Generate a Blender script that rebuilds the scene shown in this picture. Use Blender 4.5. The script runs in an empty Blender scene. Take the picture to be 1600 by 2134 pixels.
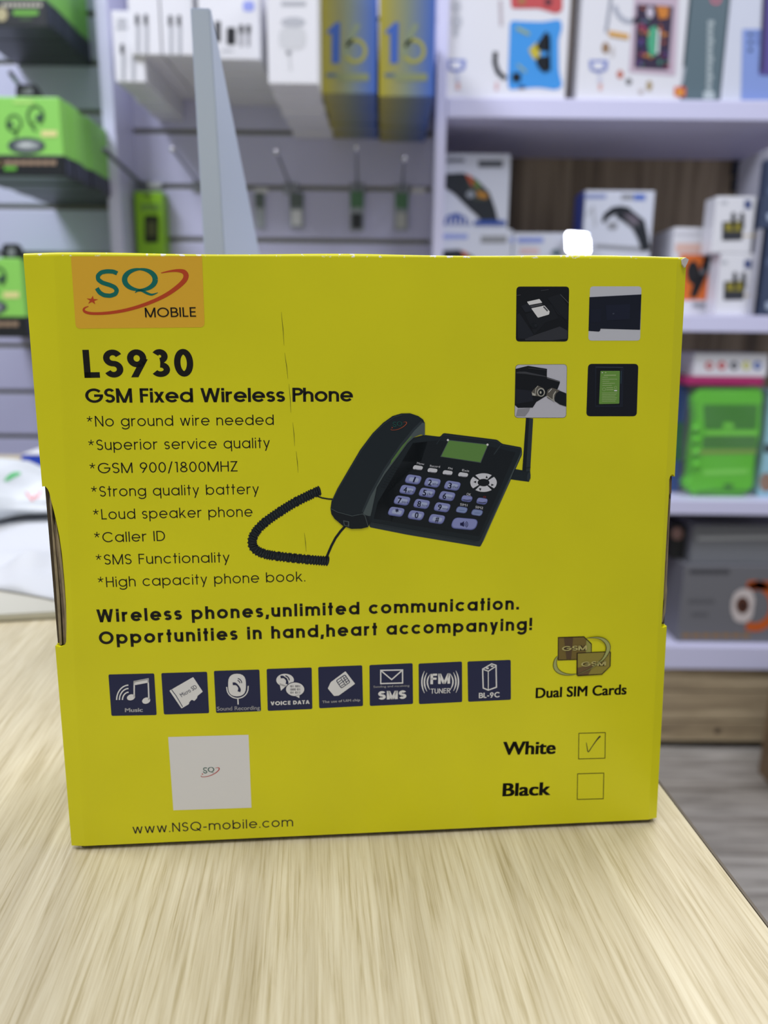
import bpy, bmesh, math, random
from mathutils import Vector, Matrix
random.seed(7)
C = bpy.context.scene.collection
W, H = 1600, 2134
# ------------------------------------------------------------ camera
F = 1600.0
PITCH, ROLL = math.radians(13.5), math.radians(0.6)
EYE = Vector((0, 0, 0.96))
TZ = 0.75                                   # table top height
_f = Vector((0, math.cos(PITCH), -math.sin(PITCH)))
_u0 = Vector((0, math.sin(PITCH), math.cos(PITCH)))
_r0 = Vector((1, 0, 0))
_r = _r0 * math.cos(ROLL) + _u0 * math.sin(ROLL)
_u = -_r0 * math.sin(ROLL) + _u0 * math.cos(ROLL)
cd = bpy.data.cameras.new('camera')
cam = bpy.data.objects.new('camera', cd); C.objects.link(cam)
cam.matrix_world = Matrix(((_r.x, _u.x, -_f.x, EYE.x), (_r.y, _u.y, -_f.y, EYE.y), (_r.z, _u.z, -_f.z, EYE.z), (0, 0, 0, 1)))
cd.sensor_fit = 'VERTICAL'; cd.sensor_height = 36.0; cd.sensor_width = 27.0
cd.lens = F / H * 36.0
cd.clip_start = 0.01
cd.dof.use_dof = True; cd.dof.focus_distance = 0.285; cd.dof.aperture_fstop = 7.6
bpy.context.scene.camera = cam

# ------------------------------------------------------------ light and exposure
sc = bpy.context.scene
sc.view_settings.view_transform = 'Standard'; sc.view_settings.look = 'None'
sc.view_settings.exposure = 0.0; sc.view_settings.gamma = 1.0; sc.view_settings.use_curve_mapping = False
wd = bpy.data.worlds.new('room_air'); sc.world = wd; wd.use_nodes = True
wb = wd.node_tree.nodes['Background']; wb.inputs[0].default_value = (0.92, 0.95, 1.0, 1); wb.inputs[1].default_value = 0.31
def area(name, loc, target, sx, sy, power, col, spread=180):
    l = bpy.data.lights.new(name, 'AREA'); l.shape = 'RECTANGLE'; l.size = sx; l.size_y = sy; l.energy = power; l.color = col; l.spread = math.radians(spread)
    o = bpy.data.objects.new(name, l); C.objects.link(o); o.location = loc
    o.rotation_euler = (Vector(target) - Vector(loc)).to_track_quat('-Z', 'Y').to_euler()
    return o
area('ceiling_lamp_over_counter', (0.55, 1.15, 2.30), (0.0, 0.45, 0.75), 0.9, 0.35, 8.0, (0.98, 0.98, 1.0), 120)
area('ceiling_lamp_over_aisle', (-1.3, 0.45, 2.6), (-0.2, 1.75, 0.9), 1.0, 0.25, 22, (0.84, 0.87, 1.0), 140)
area('added_light_over_shelves', (1.3, 0.55, 2.7), (1.0, 1.7, 0.9), 1.0, 0.25, 7, (0.84, 0.87, 1.0), 100)  # extra unseen light, added only to brighten the shelf bay
area('ceiling_lamp_over_customer', (-0.1, -0.30, 2.6), (0.0, 0.1, 0.7), 1.2, 0.5, 6.2, (1.0, 0.98, 0.93), 110)

# ------------------------------------------------------------ pixel -> place
def ray(px, py): return _r * ((px - W / 2) / F) - _u * ((py - H / 2) / F) + _f
def atY(px, py, Y): d = ray(px, py); return EYE + d * (Y / d.y)
def atZ(px, py, Z): d = ray(px, py); return EYE + d * ((Z - EYE.z) / d.z)
class Plane:
    def __init__(s, o, ex, ey, n, eps): s.o, s.ex, s.ey, s.n, s.eps = o, ex, ey, n, eps
    def uv(s, px, py):
        d = ray(px, py); t = (s.o - EYE).dot(s.n) / d.dot(s.n); p = EYE + d * t - s.o
        return (p.dot(s.ex), p.dot(s.ey))
    def pt(s, u, v, layer=0): return s.o + s.ex * u + s.ey * v + s.n * (s.eps * layer)
def planeY(Y, eps=0.0005): return Plane(Vector((0, Y, 0)), Vector((1, 0, 0)), Vector((0, 0, 1)), Vector((0, -1, 0)), eps)

# ------------------------------------------------------------ materials
def lin(c): c /= 255.0; return c / 12.92 if c <= 0.04045 else ((c + 0.055) / 1.055) ** 2.4
def rgb(*c): return (lin(c[0]), lin(c[1]), lin(c[2]), 1)
_m = {}
def mat(name, col, rough=0.5, metal=0.0, spec=0.5, trans=0.0, coat=0.0, alpha=1.0, noise=0.0, scale=40):
    if name in _m: return _m[name]
    m = bpy.data.materials.new(name); m.use_nodes = True
    b = m.node_tree.nodes['Principled BSDF']
    b.inputs['Base Color'].default_value = rgb(*col); b.inputs['Roughness'].default_value = rough
    b.inputs['Metallic'].default_value = metal; b.inputs['Specular IOR Level'].default_value = spec
    b.inputs['Transmission Weight'].default_value = trans; b.inputs['Coat Weight'].default_value = coat
    b.inputs['Alpha'].default_value = alpha
    if noise:
        nt = m.node_tree
        tc = nt.nodes.new('ShaderNodeTexCoord'); n = nt.nodes.new('ShaderNodeTexNoise'); n.inputs['Scale'].default_value = scale
        r = nt.nodes.new('ShaderNodeValToRGB'); c = rgb(*col)
        r.color_ramp.elements[0].position = .3; r.color_ramp.elements[1].position = .7
        r.color_ramp.elements[0].color = tuple(v * (1 - noise) for v in c[:3]) + (1,)
        r.color_ramp.elements[1].color = tuple(min(1, v * (1 + noise)) for v in c[:3]) + (1,)
        nt.links.new(tc.outputs['Object'], n.inputs['Vector']); nt.links.new(n.outputs['Fac'], r.inputs[0]); nt.links.new(r.outputs[0], b.inputs['Base Color'])
    _m[name] = m
    return m
def ink(r, g, b, rough=0.45): return mat('ink_%d_%d_%d' % (r, g, b), (r, g, b), rough, spec=0.3)

def streaks(name, c1, c2, c3, scale, vec_scale, rough=0.45, rot=0.0, plank=None):
    m = bpy.data.materials.new(name); m.use_nodes = True; nt = m.node_tree; b = nt.nodes['Principled BSDF']
    b.inputs['Roughness'].default_value = rough
    tc = nt.nodes.new('ShaderNodeTexCoord'); mp = nt.nodes.new('ShaderNodeMapping')
    mp.inputs['Rotation'].default_value = (0, 0, rot)
    mp2 = nt.nodes.new('ShaderNodeMapping'); mp2.inputs['Scale'].default_value = vec_scale
    nt.links.new(tc.outputs['Object'], mp.inputs[0]); nt.links.new(mp.outputs[0], mp2.inputs[0])
    n1 = nt.nodes.new('ShaderNodeTexNoise'); n1.inputs['Scale'].default_value = scale; n1.inputs['Detail'].default_value = 6; n1.inputs['Roughness'].default_value = .62
    n1.inputs['Distortion'].default_value = 0.35
    nt.links.new(mp2.outputs[0], n1.inputs['Vector'])
    r = nt.nodes.new('ShaderNodeValToRGB'); e = r.color_ramp.elements
    e[0].position = .33; e[0].color = rgb(*c1); e[1].position = .62; e[1].color = rgb(*c3)
    k = e.new(.47); k.color = rgb(*c2)
    nt.links.new(n1.outputs['Fac'], r.inputs[0])
    out = r.outputs[0]
    n2 = nt.nodes.new('ShaderNodeTexNoise'); n2.inputs['Scale'].default_value = scale * .16; n2.inputs['Detail'].default_value = 3
    nt.links.new(mp2.outputs[0], n2.inputs['Vector'])
    mx = nt.nodes.new('ShaderNodeMix'); mx.data_type = 'RGBA'; mx.blend_type = 'MULTIPLY'
    r2 = nt.nodes.new('ShaderNodeValToRGB'); r2.color_ramp.elements[0].position = .3; r2.color_ramp.elements[1].position = .6
    r2.color_ramp.elements[0].color = (.82, .8, .76, 1); r2.color_ramp.elements[1].color = (1, 1, 1, 1)
    nt.links.new(n2.outputs['Fac'], r2.inputs[0]); mx.inputs[0].default_value = 1
    nt.links.new(out, mx.inputs[6]); nt.links.new(r2.outputs[0], mx.inputs[7]); out = mx.outputs[2]
    if plank:
        br = nt.nodes.new('ShaderNodeTexBrick'); br.inputs['Scale'].default_value = 1.0
        br.inputs['Brick Width'].default_value = plank[0]; br.inputs['Row Height'].default_value = plank[1]; br.inputs['Mortar Size'].default_value = plank[2]
        br.inputs['Color1'].default_value = (1, 1, 1, 1); br.inputs['Color2'].default_value = plank[3]; br.inputs['Mortar'].default_value = plank[4]
        mpb = nt.nodes.new('ShaderNodeMapping'); mpb.inputs['Rotation'].default_value = plank[5]
        nt.links.new(tc.outputs['Object'], mpb.inputs[0]); nt.links.new(mpb.outputs[0], br.inputs['Vector'])
        m2 = nt.nodes.new('ShaderNodeMix'); m2.data_type = 'RGBA'; m2.blend_type = 'MULTIPLY'; m2.inputs[0].default_value = 1
        nt.links.new(out, m2.inputs[6]); nt.links.new(br.outputs['Color'], m2.inputs[7]); out = m2.outputs[2]
    nt.links.new(out, b.inputs['Base Color'])
    return m

WHITE_LAM = mat('white_laminate', (212, 211, 238), .38)
SLAT = mat('slat_panel_white', (198, 198, 226), .42)
GROOVE = mat('groove_aluminium', (150, 150, 138), .45, metal=.3)
CARD_W = mat('carton_white', (226, 226, 230), .35)
CARD_W2 = mat('carton_cool_white', (214, 218, 230), .35)
BLACK = mat('black_print', (24, 26, 28), .4)
STEEL = mat('hook_steel', (150, 152, 158), .3, metal=.85)

# ------------------------------------------------------------ builders
def tag(o, label=None, cat=None, group=None, kind=None):
    for k, v in (('label', label), ('category', cat), ('group', group), ('kind', kind)):
        if v: o[k] = v
    return o
def empty(name, loc, label=None, cat=None, group=None):
    o = bpy.data.objects.new(name, None); C.objects.link(o); o.location = loc; o.empty_display_size = .02
    return tag(o, label, cat, group)
def root_loc(o):
    v = Vector((0, 0, 0))
    while o is not None: v = v + Vector(o.location); o = o.parent
    return v
def link(name, bm, mats, parent=None, loc=None, smooth=False):
    """bm is in world coordinates; the object's origin goes to loc (or the parent's)."""
    base = root_loc(parent) if parent is not None else (Vector(loc) if loc is not None else Vector((0, 0, 0)))
    bmesh.ops.translate(bm, verts=bm.verts, vec=-base)
    me = bpy.data.meshes.new(name); bm.to_mesh(me); bm.free()
    for m in (mats if isinstance(mats, (list, tuple)) else [mats]): me.materials.append(m)
    if smooth:
        for p in me.polygons: p.use_smooth = True
    o = bpy.data.objects.new(name, me); C.objects.link(o)
    if parent is not None: o.parent = parent
    else: o.location = base
    return o
def add_box(bm, a, b, bevel=0.0, mi=0):
    g = bmesh.ops.create_cube(bm, size=1)
    vs = g['verts']
    for v in vs: v.co = Vector((a[i] + (v.co[i] + .5) * (b[i] - a[i]) for i in range(3)))
    fs = set(f for v in vs for f in v.link_faces)
    for f in fs: f.material_index = mi
    if bevel:
        es = list(set(e for v in vs for e in v.link_edges))
        bmesh.ops.bevel(bm, geom=es, offset=bevel, segments=2, affect='EDGES', profile=.6)
    return bm
def box_bm(a, b, bevel=0.0): return add_box(bmesh.new(), a, b, bevel)
def add_tube(bm, pts, r, seg=10, cap=True):
    pts = [Vector(p) for p in pts]; rings = []
    for i, p in enumerate(pts):
        t = (pts[min(i + 1, len(pts) - 1)] - pts[max(i - 1, 0)]).normalized()
        a = t.orthogonal().normalized() if i == 0 else (a - t * a.dot(t)).normalized()
        b = t.cross(a); rr = r[i] if isinstance(r, (list, tuple)) else r
        rings.append([bm.verts.new(p + a * (rr * math.cos(2 * math.pi * k / seg)) + b * (rr * math.sin(2 * math.pi * k / seg))) for k in range(seg)])
    for i in range(len(rings) - 1):
        for k in range(seg):
            bm.faces.new((rings[i][k], rings[i][(k + 1) % seg], rings[i + 1][(k + 1) % seg], rings[i + 1][k]))
    if cap: bm.faces.new(rings[0][::-1]); bm.faces.new(rings[-1])
    return bm
def add_prism(bm, poly, depth_vec):
    """closed prism from a planar 3D polygon"""
    a = [bm.verts.new(p) for p in poly]; b = [bm.verts.new(Vector(p) + Vector(depth_vec)) for p in poly]
    n = len(poly); bm.faces.new(a); bm.faces.new(b[::-1])
    for i in range(n): bm.faces.new((a[i], b[i], b[(i + 1) % n], a[(i + 1) % n]))
    bmesh.ops.recalc_face_normals(bm, faces=bm.faces)
    return bm
def copy_tree(o, parent=None):
    c = o.copy(); C.objects.link(c)
    if parent is not None: c.parent = parent; c.matrix_parent_inverse = o.matrix_parent_inverse
    for ch in list(o.children): copy_tree(ch, c)
    return c

# ------------------------------------------------------------ stroke letters (thin geometric sans)
def arc(cx, cy, rx, ry, a0, a1, n=18):
    return [(cx + rx * math.cos(math.radians(a0 + (a1 - a0) * i / n)), cy + ry * math.sin(math.radians(a0 + (a1 - a0) * i / n))) for i in range(n + 1)]
XH = .755
def glyph(ch, w):
    """strokes (list of centre lines) and width, cap height 1"""
    h = w / 2; r = XH / 2 - h; cx = r + h; cy = XH / 2
    R = .5 - h
    ring = arc(cx, cy, r, r, 0, 360, 32); dw = 2 * cx
    nw = .56 + w * .3; ra = nw / 2 - h
    def arch(x): return [(x, XH - ra - h)] + arc(x + ra, XH - h - ra, ra, ra, 180, 0, 14) + [(x + 2 * ra, 0)]
    def S(H_, wd):
        rx = wd / 2 - h; ry = (H_ - w) / 4
        return arc(wd / 2, H_ - h - ry, rx, ry, 25, 270, 18)[:-1] + arc(wd / 2, h + ry, rx, ry, 90, -155, 18)
    cr = R * 1.0
    g = {
     'o': ([ring], dw), 'a': ([ring, [(dw - h, 0), (dw - h, XH)]], dw), 'd': ([ring, [(dw - h, 0), (dw - h, 1)]], dw),
     'b': ([ring, [(h, 0), (h, 1)]], dw), 'p': ([ring, [(h, -.27), (h, XH)]], dw), 'q': ([ring, [(dw - h, -.27), (dw - h, XH)]], dw),
     'g': ([ring, [(dw - h, XH), (dw - h, .0)] + arc(cx, .0, r, .25, 0, -155, 14)], dw),
     'c': ([arc(cx, cy, r, r, 42, 318, 26)], dw * .9), 'e': ([[(w * .6, cy), (dw - w * .6, cy)], [(dw - h, cy - h)] + arc(cx, cy, r, r, 0, 322, 28)], dw),
     'h': ([[(h, 0), (h, 1)], arch(h)], nw), 'n': ([[(h, 0), (h, XH)], arch(h)], nw),
     'm': ([[(h, 0), (h, XH)], arch(h), arch(h + 2 * ra)], nw + 2 * ra),
     'u': ([[(x, XH - y) for x, y in arch(h)], [(h, ra + h), (h, XH)], [(h + 2 * ra, 0), (h + 2 * ra, XH)]], nw),
     'r': ([[(h, 0), (h, XH)], arc(h + ra * 1.05, XH - h - ra, ra * 1.05, ra, 180, 75, 10)], .33 + w * .4), 's': ([S(XH, .44 + w * .4)], .44 + w * .4),
     't': ([[(.17, 0), (.17, 1)], [(0, XH - h), (.34, XH - h)]], .34), 'i': ([[(h, 0), (h, XH)], [(h, 1 - w * 1.05), (h, 1)]], w), 'l': ([[(h, 0), (h, 1)]], w),
     'k': ([[(h, 0), (h, 1)], ('d', .47 + h * .4, XH, h, .24), ('d', .19 + h, .40, .55, 0)], .57 + h * .4),
     'v': ([('d', 0, XH, .3, 0), ('d', .6, XH, .3, 0)], .6), 'y': ([('d', 0 + h, XH, .31, .03), ('d', .6 - h, XH, .17 + h * .4, -.27)], .6),
     'w': ([('d', h, XH, .25, 0), ('d', .46, XH, .25, 0), ('d', .46, XH, .67, 0), ('d', .92 - h, XH, .67, 0)], .92),
     'x': ([('d', h, XH, .56 - h, 0), ('d', .56 - h, XH, h, 0)], .56),
     'f': ([[(.15, 0), (.15, .85)] + arc(.15 + .15, .85, .15, .15 - h, 180, 90, 8), [(0, XH - h), (.33, XH - h)]], .34),
     'N': ([[(h, 0), (h, 1)], ('d', h, 1, .72 - h, 0), [(.72 - h, 0), (.72 - h, 1)]], .72), 'H': ([[(h, 0), (h, 1)], [(.68 - h, 0), (.68 - h, 1)], [(h, .52), (.68 - h, .52)]], .68),
     'M': ([[(h, 0), (h, 1)], ('d', h, 1, .45, .0), ('d', .9 - h, 1, .45, .0), [(.9 - h, 0), (.9 - h, 1)]], .9),
     'L': ([[(h, 0), (h, 1)], [(0, h), (.48, h)]], .48), 'I': ([[(h, 0), (h, 1)]], w), 'F': ([[(h, 0), (h, 1)], [(0, 1 - h), (.5, 1 - h)], [(0, .52), (.46, .52)]], .5),
     'C': ([arc(.5, .5, cr, R, 40, 320, 30)], .92), 'G': ([arc(.5, .5, cr, R, 40, 360, 32), [(.5, .5 - h * .0), (1.0, .5 - h * .0)]], 1.0),
     'O': ([arc(.5, .5, cr, R, 0, 360, 40)], 1.0), 'D': ([[(h, 0), (h, 1)], [(h, 1 - h), (.3, 1 - h)] + arc(.3, .5, .42 - h + .02, R, 90, -90, 20) + [(h, h)]], .74),
     'S': ([S(1, .54 + w * .3)], .54 + w * .3), 'Z': ([[(0, 1 - h), (.56, 1 - h)], ('d', .56 - h * .6, 1, h * .6, 0), [(0, h), (.56, h)]], .56),
     'P': ([[(h, 0), (h, 1)], [(h, 1 - h), (.3, 1 - h)] + arc(.3, .74 - h * .2, .24, .26 - h * .8, 90, -90, 16) + [(h, .48 + h * .6)]], .55),
     'W': ([('d', h, 1, .3, 0), ('d', .56, 1, .3, 0), ('d', .56, 1, .82, 0), ('d', 1.12 - h, 1, .82, 0)], 1.12),
     'A': ([('d', h, 0, .40, 1), ('d', .80 - h, 0, .40, 1), [(.16, .3), (.64, .3)]], .80), 'E': ([[(h, 0), (h, 1)], [(0, 1 - h), (.52, 1 - h)], [(0, .51), (.49, .51)], [(0, h), (.52, h)]], .52),
     'B': ([[(h, 0), (h, 1)], [(h, 1 - h), (.32, 1 - h)] + arc(.32, .755 - h * .5, .22, .245 - h * .5, 90, -90, 12) + [(h, .51)], [(.32, .51)] + arc(.34, .255 + h * .5, .26, .255 - h * .5, 90, -90, 12) + [(h, h)]], .62),
     'K': ([[(h, 0), (h, 1)], ('d', .60, 1, h, .34), ('d', .25, .56, .64, 0)], .66), 'R': ([[(h, 0), (h, 1)], [(h, 1 - h), (.32, 1 - h)] + arc(.32, .74 - h * .2, .24, .26 - h * .8, 90, -90, 14) + [(h, .48 + h * .6)], ('d', .3, .48, .56, 0)], .6),
     'T': ([[(.29, 0), (.29, 1)], [(0, 1 - h), (.58, 1 - h)]], .58), 'U': ([[(h, 1), (h, .32)] + arc(.33, .32, .33 - h, .32 - h, 180, 360, 16) + [(.66 - h, 1)]], .66), 'V': ([('d', h, 1, .38, 0), ('d', .76 - h, 1, .38, 0)], .76),
     'Q': ([arc(.5, .5, cr, R, 0, 360, 40), ('d', .58, .3, .92, -.04)], 1.0), '-': ([[(0, .36), (.32, .36)]], .32), '3': ([arc(.28, .745, .25 - h, .255 - h, 150, -90, 18), arc(.28, .27, .30 - h, .27 - h, 90, -150, 20)], .58),
     '0': ([arc(.3, .5, .3 - h, R, 0, 360, 32)], .6), '1': ([[(.22, 0), (.22, 1)], [(.05, 1 - h), (.22, 1 - h)]], .3),
     '9': ([arc(.3, .68, .3 - h, .32 - h, 0, 360, 26), ('d', .59 - h * .6, .64, .2, 0)], .6),
     '8': ([arc(.3, .75, .24 - h, .25 - h, 0, 360, 24), arc(.3, .26, .3 - h, .27 - h, 0, 360, 24)], .6),
     '/': ([('d', .36, 1.05, .04, -.1)], .4), '.': ([[(h, 0), (h, w * 1.05)]], w), ',': ([('d', h + .02, w, h - .04, -.16)], w), '!': ([[(h, 0), (h, w * 1.05)], [(h, w * 1.6), (h, 1)]], w),
     '*': ([[(.17, .8), (.17, 1.04)], [(.05, .86), (.29, .98)], [(.05, .98), (.29, .86)], ], .34),
    }
    return g[ch]
def ribbon(pts, w):
    """quads (as 4-point polygons) with mitred joints, closed when the ends meet"""
    pts = [p for i, p in enumerate(pts) if i == 0 or math.dist(p, pts[i - 1]) > 1e-6]
    closed = len(pts) > 3 and math.dist(pts[0], pts[-1]) < 1e-6
    P = pts[:-1] if closed else pts; n = len(P); L, R_ = [], []
    for i in range(n):
        p = P[i]; a = P[i - 1] if (i > 0 or closed) else None; b = P[(i + 1) % n] if (i < n - 1 or closed) else None
        def nrm(q, s):
            dx, dy = s[0] - q[0], s[1] - q[1]; l = math.hypot(dx, dy) or 1e-9; return (-dy / l, dx / l)
        if a is None: nx, ny = nrm(p, b); k = 1
        elif b is None: nx, ny = nrm(a, p); k = 1
        else:
            n1, n2 = nrm(a, p), nrm(p, b); nx, ny = n1[0] + n2[0], n1[1] + n2[1]; l = math.hypot(nx, ny)
            if l < 1e-6: nx, ny, k = n1[0], n1[1], 1
            else: nx, ny = nx / l, ny / l; k = min(1 / max(.2, nx * n1[0] + ny * n1[1]), 2.5)
        L.append((p[0] + nx * k * w / 2, p[1] + ny * k * w / 2)); R_.append((p[0] - nx * k * w / 2, p[1] - ny * k * w / 2))
    m = n if closed else n - 1
    return [[R_[i], R_[(i + 1) % n], L[(i + 1) % n], L[i]] for i in range(m)]
def glyph_polys(ch, w):
    st, adv = glyph(ch, w); out = []
    for s in st:
        if s[0] == 'd':                                             # slanted stroke cut level at both ends
            _, x0, y0, x1, y1 = s; l = math.hypot(x1 - x0, y1 - y0); k = w / 2 * l / abs(y1 - y0)
            k = min(k, w * .95)
            out.append([(x1 - k, y1), (x1 + k, y1), (x0 + k, y0), (x0 - k, y0)])
        else: out += ribbon(s, w)
    return out, adv
_fontcache = {}
def font_polys(s, bold):
    key = (s, bold)
    if key in _fontcache: return _fontcache[key]
    cu = bpy.data.curves.new('tmp', 'FONT'); cu.body = s; cu.offset = bold; cu.resolution_u = 4
    o = bpy.data.objects.new('tmp', cu); C.objects.link(o); bpy.context.view_layer.update()
    dg = bpy.context.evaluated_depsgraph_get(); me = bpy.data.meshes.new_from_object(o.evaluated_get(dg))
    ps = [[(me.vertices[i].co.x, me.vertices[i].co.y) for i in p.vertices] for p in me.polygons]
    bpy.data.objects.remove(o); bpy.data.curves.remove(cu); bpy.data.meshes.remove(me)
    _fontcache[key] = ps
    return ps
def _cap(bold): q = [y for p in font_polys('H', bold) for _, y in p]; return max(q)

# ------------------------------------------------------------ printing on a flat face
class Print:
    def __init__(s, plane, ox=0, oy=0, k=1.0): s.p = plane; s.bm = bmesh.new(); s.m = []; s.ox, s.oy, s.k = ox, oy, k
    def at(s, ox, oy, k): s.ox, s.oy, s.k = ox, oy, k; return s
    def px(s, q): return (s.ox + q[0] / s.k, s.oy + q[1] / s.k)
    def _face(s, uvs, m, layer):
        if m not in s.m: s.m.append(m)
        vs = [s.bm.verts.new(s.p.pt(u, v, layer)) for u, v in uvs]
        try: f = s.bm.faces.new(vs)
        except ValueError: return
        f.material_index = s.m.index(m)
        if f.normal.length == 0: f.normal_update()
        if f.normal.dot(s.p.n) < 0: f.normal_flip()
    def uvpoly(s, m, uvs, layer=1): s._face(uvs, m, layer); return s
    def poly(s, m, pts, layer=1): s._face([s.p.uv(*s.px(q)) for q in pts], m, layer); return s
    def rect(s, m, x0, y0, x1, y1, layer=1): return s.poly(m, [(x0, y0), (x1, y0), (x1, y1), (x0, y1)], layer)
    def rpoly(s, m, pts, r, layer=1, n=5):
        out = []; N = len(pts)
        for i in range(N):
            p, a, b = Vector(pts[i]), Vector(pts[i - 1]), Vector(pts[(i + 1) % N])
            da, db = (a - p), (b - p); rr = min(r, da.length / 2, db.length / 2)
            q0, q1 = p + da.normalized() * rr, p + db.normalized() * rr
            for k in range(n + 1):
                t = k / n; out.append(tuple((1 - t) ** 2 * q0 + 2 * t * (1 - t) * p + t * t * q1))
        return s.poly(m, out, layer)
    def rrect(s, m, x0, y0, x1, y1, r, layer=1): return s.rpoly(m, [(x0, y0), (x1, y0), (x1, y1), (x0, y1)], r, layer)
    def ell(s, m, cx, cy, rx, ry, layer=1, rot=0, a0=0, a1=360, n=28):
        c, sn = math.cos(math.radians(rot)), math.sin(math.radians(rot)); full = abs(a1 - a0) >= 360
        pts = [(cx + rx * math.cos(t) * c - ry * math.sin(t) * sn, cy + rx * math.cos(t) * sn + ry * math.sin(t) * c) for t in
               [math.radians(a0 + (a1 - a0) * i / n) for i in range(n if full else n + 1)]]
        return s.poly(m, pts, layer)
    def line(s, m, pts, w, layer=1):
        for q in ribbon(pts, w): s.poly(m, q, layer)
        return s
    def arcl(s, m, cx, cy, rx, ry, a0, a1, w, layer=1, n=20): return s.line(m, arc(cx, cy, rx, ry, a0, a1, n), w, layer)
    def taper(s, m, pts, ws, layer=1):
        if len(pts) >= 6:                                           # smooth through the given points
            P2, W2 = [], []
            for i in range(len(pts) - 1):
                q = [pts[max(i - 1, 0)], pts[i], pts[i + 1], pts[min(i + 2, len(pts) - 1)]]; nn = 3
                for k in range(nn):
                    t = k / nn; P2.append(tuple(.5 * (2 * q[1][c] + (q[2][c] - q[0][c]) * t + (2 * q[0][c] - 5 * q[1][c] + 4 * q[2][c] - q[3][c]) * t * t + (3 * q[1][c] - q[0][c] - 3 * q[2][c] + q[3][c]) * t ** 3) for c in (0, 1)))
                    W2.append(ws[i] + (ws[i + 1] - ws[i]) * t)
            pts, ws = P2 + [pts[-1]], W2 + [ws[-1]]
        L, R_ = [], []
        for i, p in enumerate(pts):
            a, b = pts[max(i - 1, 0)], pts[min(i + 1, len(pts) - 1)]; dx, dy = b[0] - a[0], b[1] - a[1]; l = math.hypot(dx, dy) or 1
            L.append((p[0] - dy / l * ws[i] / 2, p[1] + dx / l * ws[i] / 2)); R_.append((p[0] + dy / l * ws[i] / 2, p[1] - dx / l * ws[i] / 2))
        for i in range(len(pts) - 1): s.poly(m, [L[i], L[i + 1], R_[i + 1], R_[i]], layer)
        return s
    def _basis(s, a, b):
        A, B = Vector(s.p.uv(*s.px(a))), Vector(s.p.uv(*s.px(b))); d = B - A; return A, d.normalized(), d.length, d.length / math.dist(a, b)
    def strokes(s, m, text, a, b, cap, w, layer=1, space=.42, tr=.2, gmax=1.35):
        """geometric letters along the base line a-b (pixels), cap height in pixels; tr = gap between letters"""
        A, d, Lw, k = s._basis(a, b); up = Vector((-d.y, d.x)); sc_ = cap * k
        gl = [(None, space) if ch == ' ' else glyph_polys(ch, w) for ch in text]
        tot = sum(g[1] for g in gl); n = max(1, len(gl) - 1)
        gx = min(gmax, max(.6, (Lw / sc_ - tr * n) / tot)); tr = (Lw / sc_ - tot * gx) / n; x = 0
        for ps, adv in gl:
            for q in ps or (): s._face([tuple(A + d * ((u * gx + x) * sc_) + up * (v * sc_)) for u, v in q], m, layer)
            x += adv * gx + tr
        return s
    def text(s, m, text, a, b, cap, bold=0.0, layer=1, slant=0.0):
        A, d, Lw, k = s._basis(a, b); up = Vector((-d.y, d.x)); ps = font_polys(text, 0)
        if bold: ps = [[(x + i * bold, y + j * bold * .35) for x, y in p] for i, j in ((-1, -1), (-.33, 1), (.33, -1), (1, 1), (-1, 1), (1, -1)) for p in ps]
        xs = [x for p in ps for x, _ in p]; x0, x1 = min(xs), max(xs); sx = Lw / (x1 - x0); sy = cap * k / _cap(0)
        for p in ps: s._face([tuple(A + d * ((x - x0) * sx + slant * y * sy) + up * (y * sy)) for x, y in p], m, layer)
        return s
    def build(s, name, parent):
        big = [f for f in s.bm.faces if len(f.verts) > 4]
        if big: bmesh.ops.triangulate(s.bm, faces=big)
        return link(name, s.bm, s.m or [BLACK], parent)

# ============================================================ THE SHOP: setting
YS, YW = 1.62, 1.73                       # shelf fronts, slat wall
SLATX0 = -1.6
floor_m = streaks('floor_planks_grey', (128, 123, 117), (160, 155, 148), (184, 179, 172), 9, (.6, 9, 1), .33,
                  plank=(1.2, .105, .004, (.80, .79, .78, 1), (.5, .48, .47, 1), (0, 0, 0)))
bm = bmesh.new(); add_box(bm, (-2.2, -1.5, -.05), (2.2, 2.4, 0)); tag(link('floor', bm, floor_m), kind='structure')
# the slat wall: planks with aluminium-lined grooves
def slat_wall(name, x0, x1, zs, zlo, zhi, y):
    bm = bmesh.new(); z = zlo
    for g in sorted(zs):
        add_box(bm, (x0, y, z), (x1, y + .02, g - .005), .002); z = g + .005
    add_box(bm, (x0, y, z), (x1, y + .02, zhi), .002)
    add_box(bm, (x0, y + .012, zlo), (x1, y + .03, zhi), 0, 1)
    for g in zs: add_box(bm, (x0, y + .004, g - .005), (x1, y + .012, g - .0035), 0, 1)
    o = link(name, bm, [SLAT, GROOVE]); return tag(o, kind='structure')
pl = planeY(YW)
zg = [pl.uv(600, y)[1] for y in (159, 276, 391, 501)]
st = zg[2] - zg[3]
while zg[-1] > .15: zg.append(zg[-1] - st)
while zg[0] < 2.2: zg.insert(0, zg[0] + st)
xl0, xl1 = atY(241, 300, YS).x, atY(913, 300, YS).x
slat_wall('wall_back', xl0 - .002, xl1 + .01, zg, 0, 2.3, YW)
zl = [pl.uv(180, y)[1] for y in (-72, 28, 131, 233, 333, 432, 530, 626, 722, 818, 911, 1003)]
slat_wall('wall_left', SLATX0, xl0 - .018, zl, 0, 2.3, YW)
bm = box_bm((xl1 + .02, 1.99, 0), (2.2, 2.02, 2.3)); tag(link('wall_right', bm, mat('wall_cream', (150, 140, 125), .6)), kind='structure')
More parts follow.
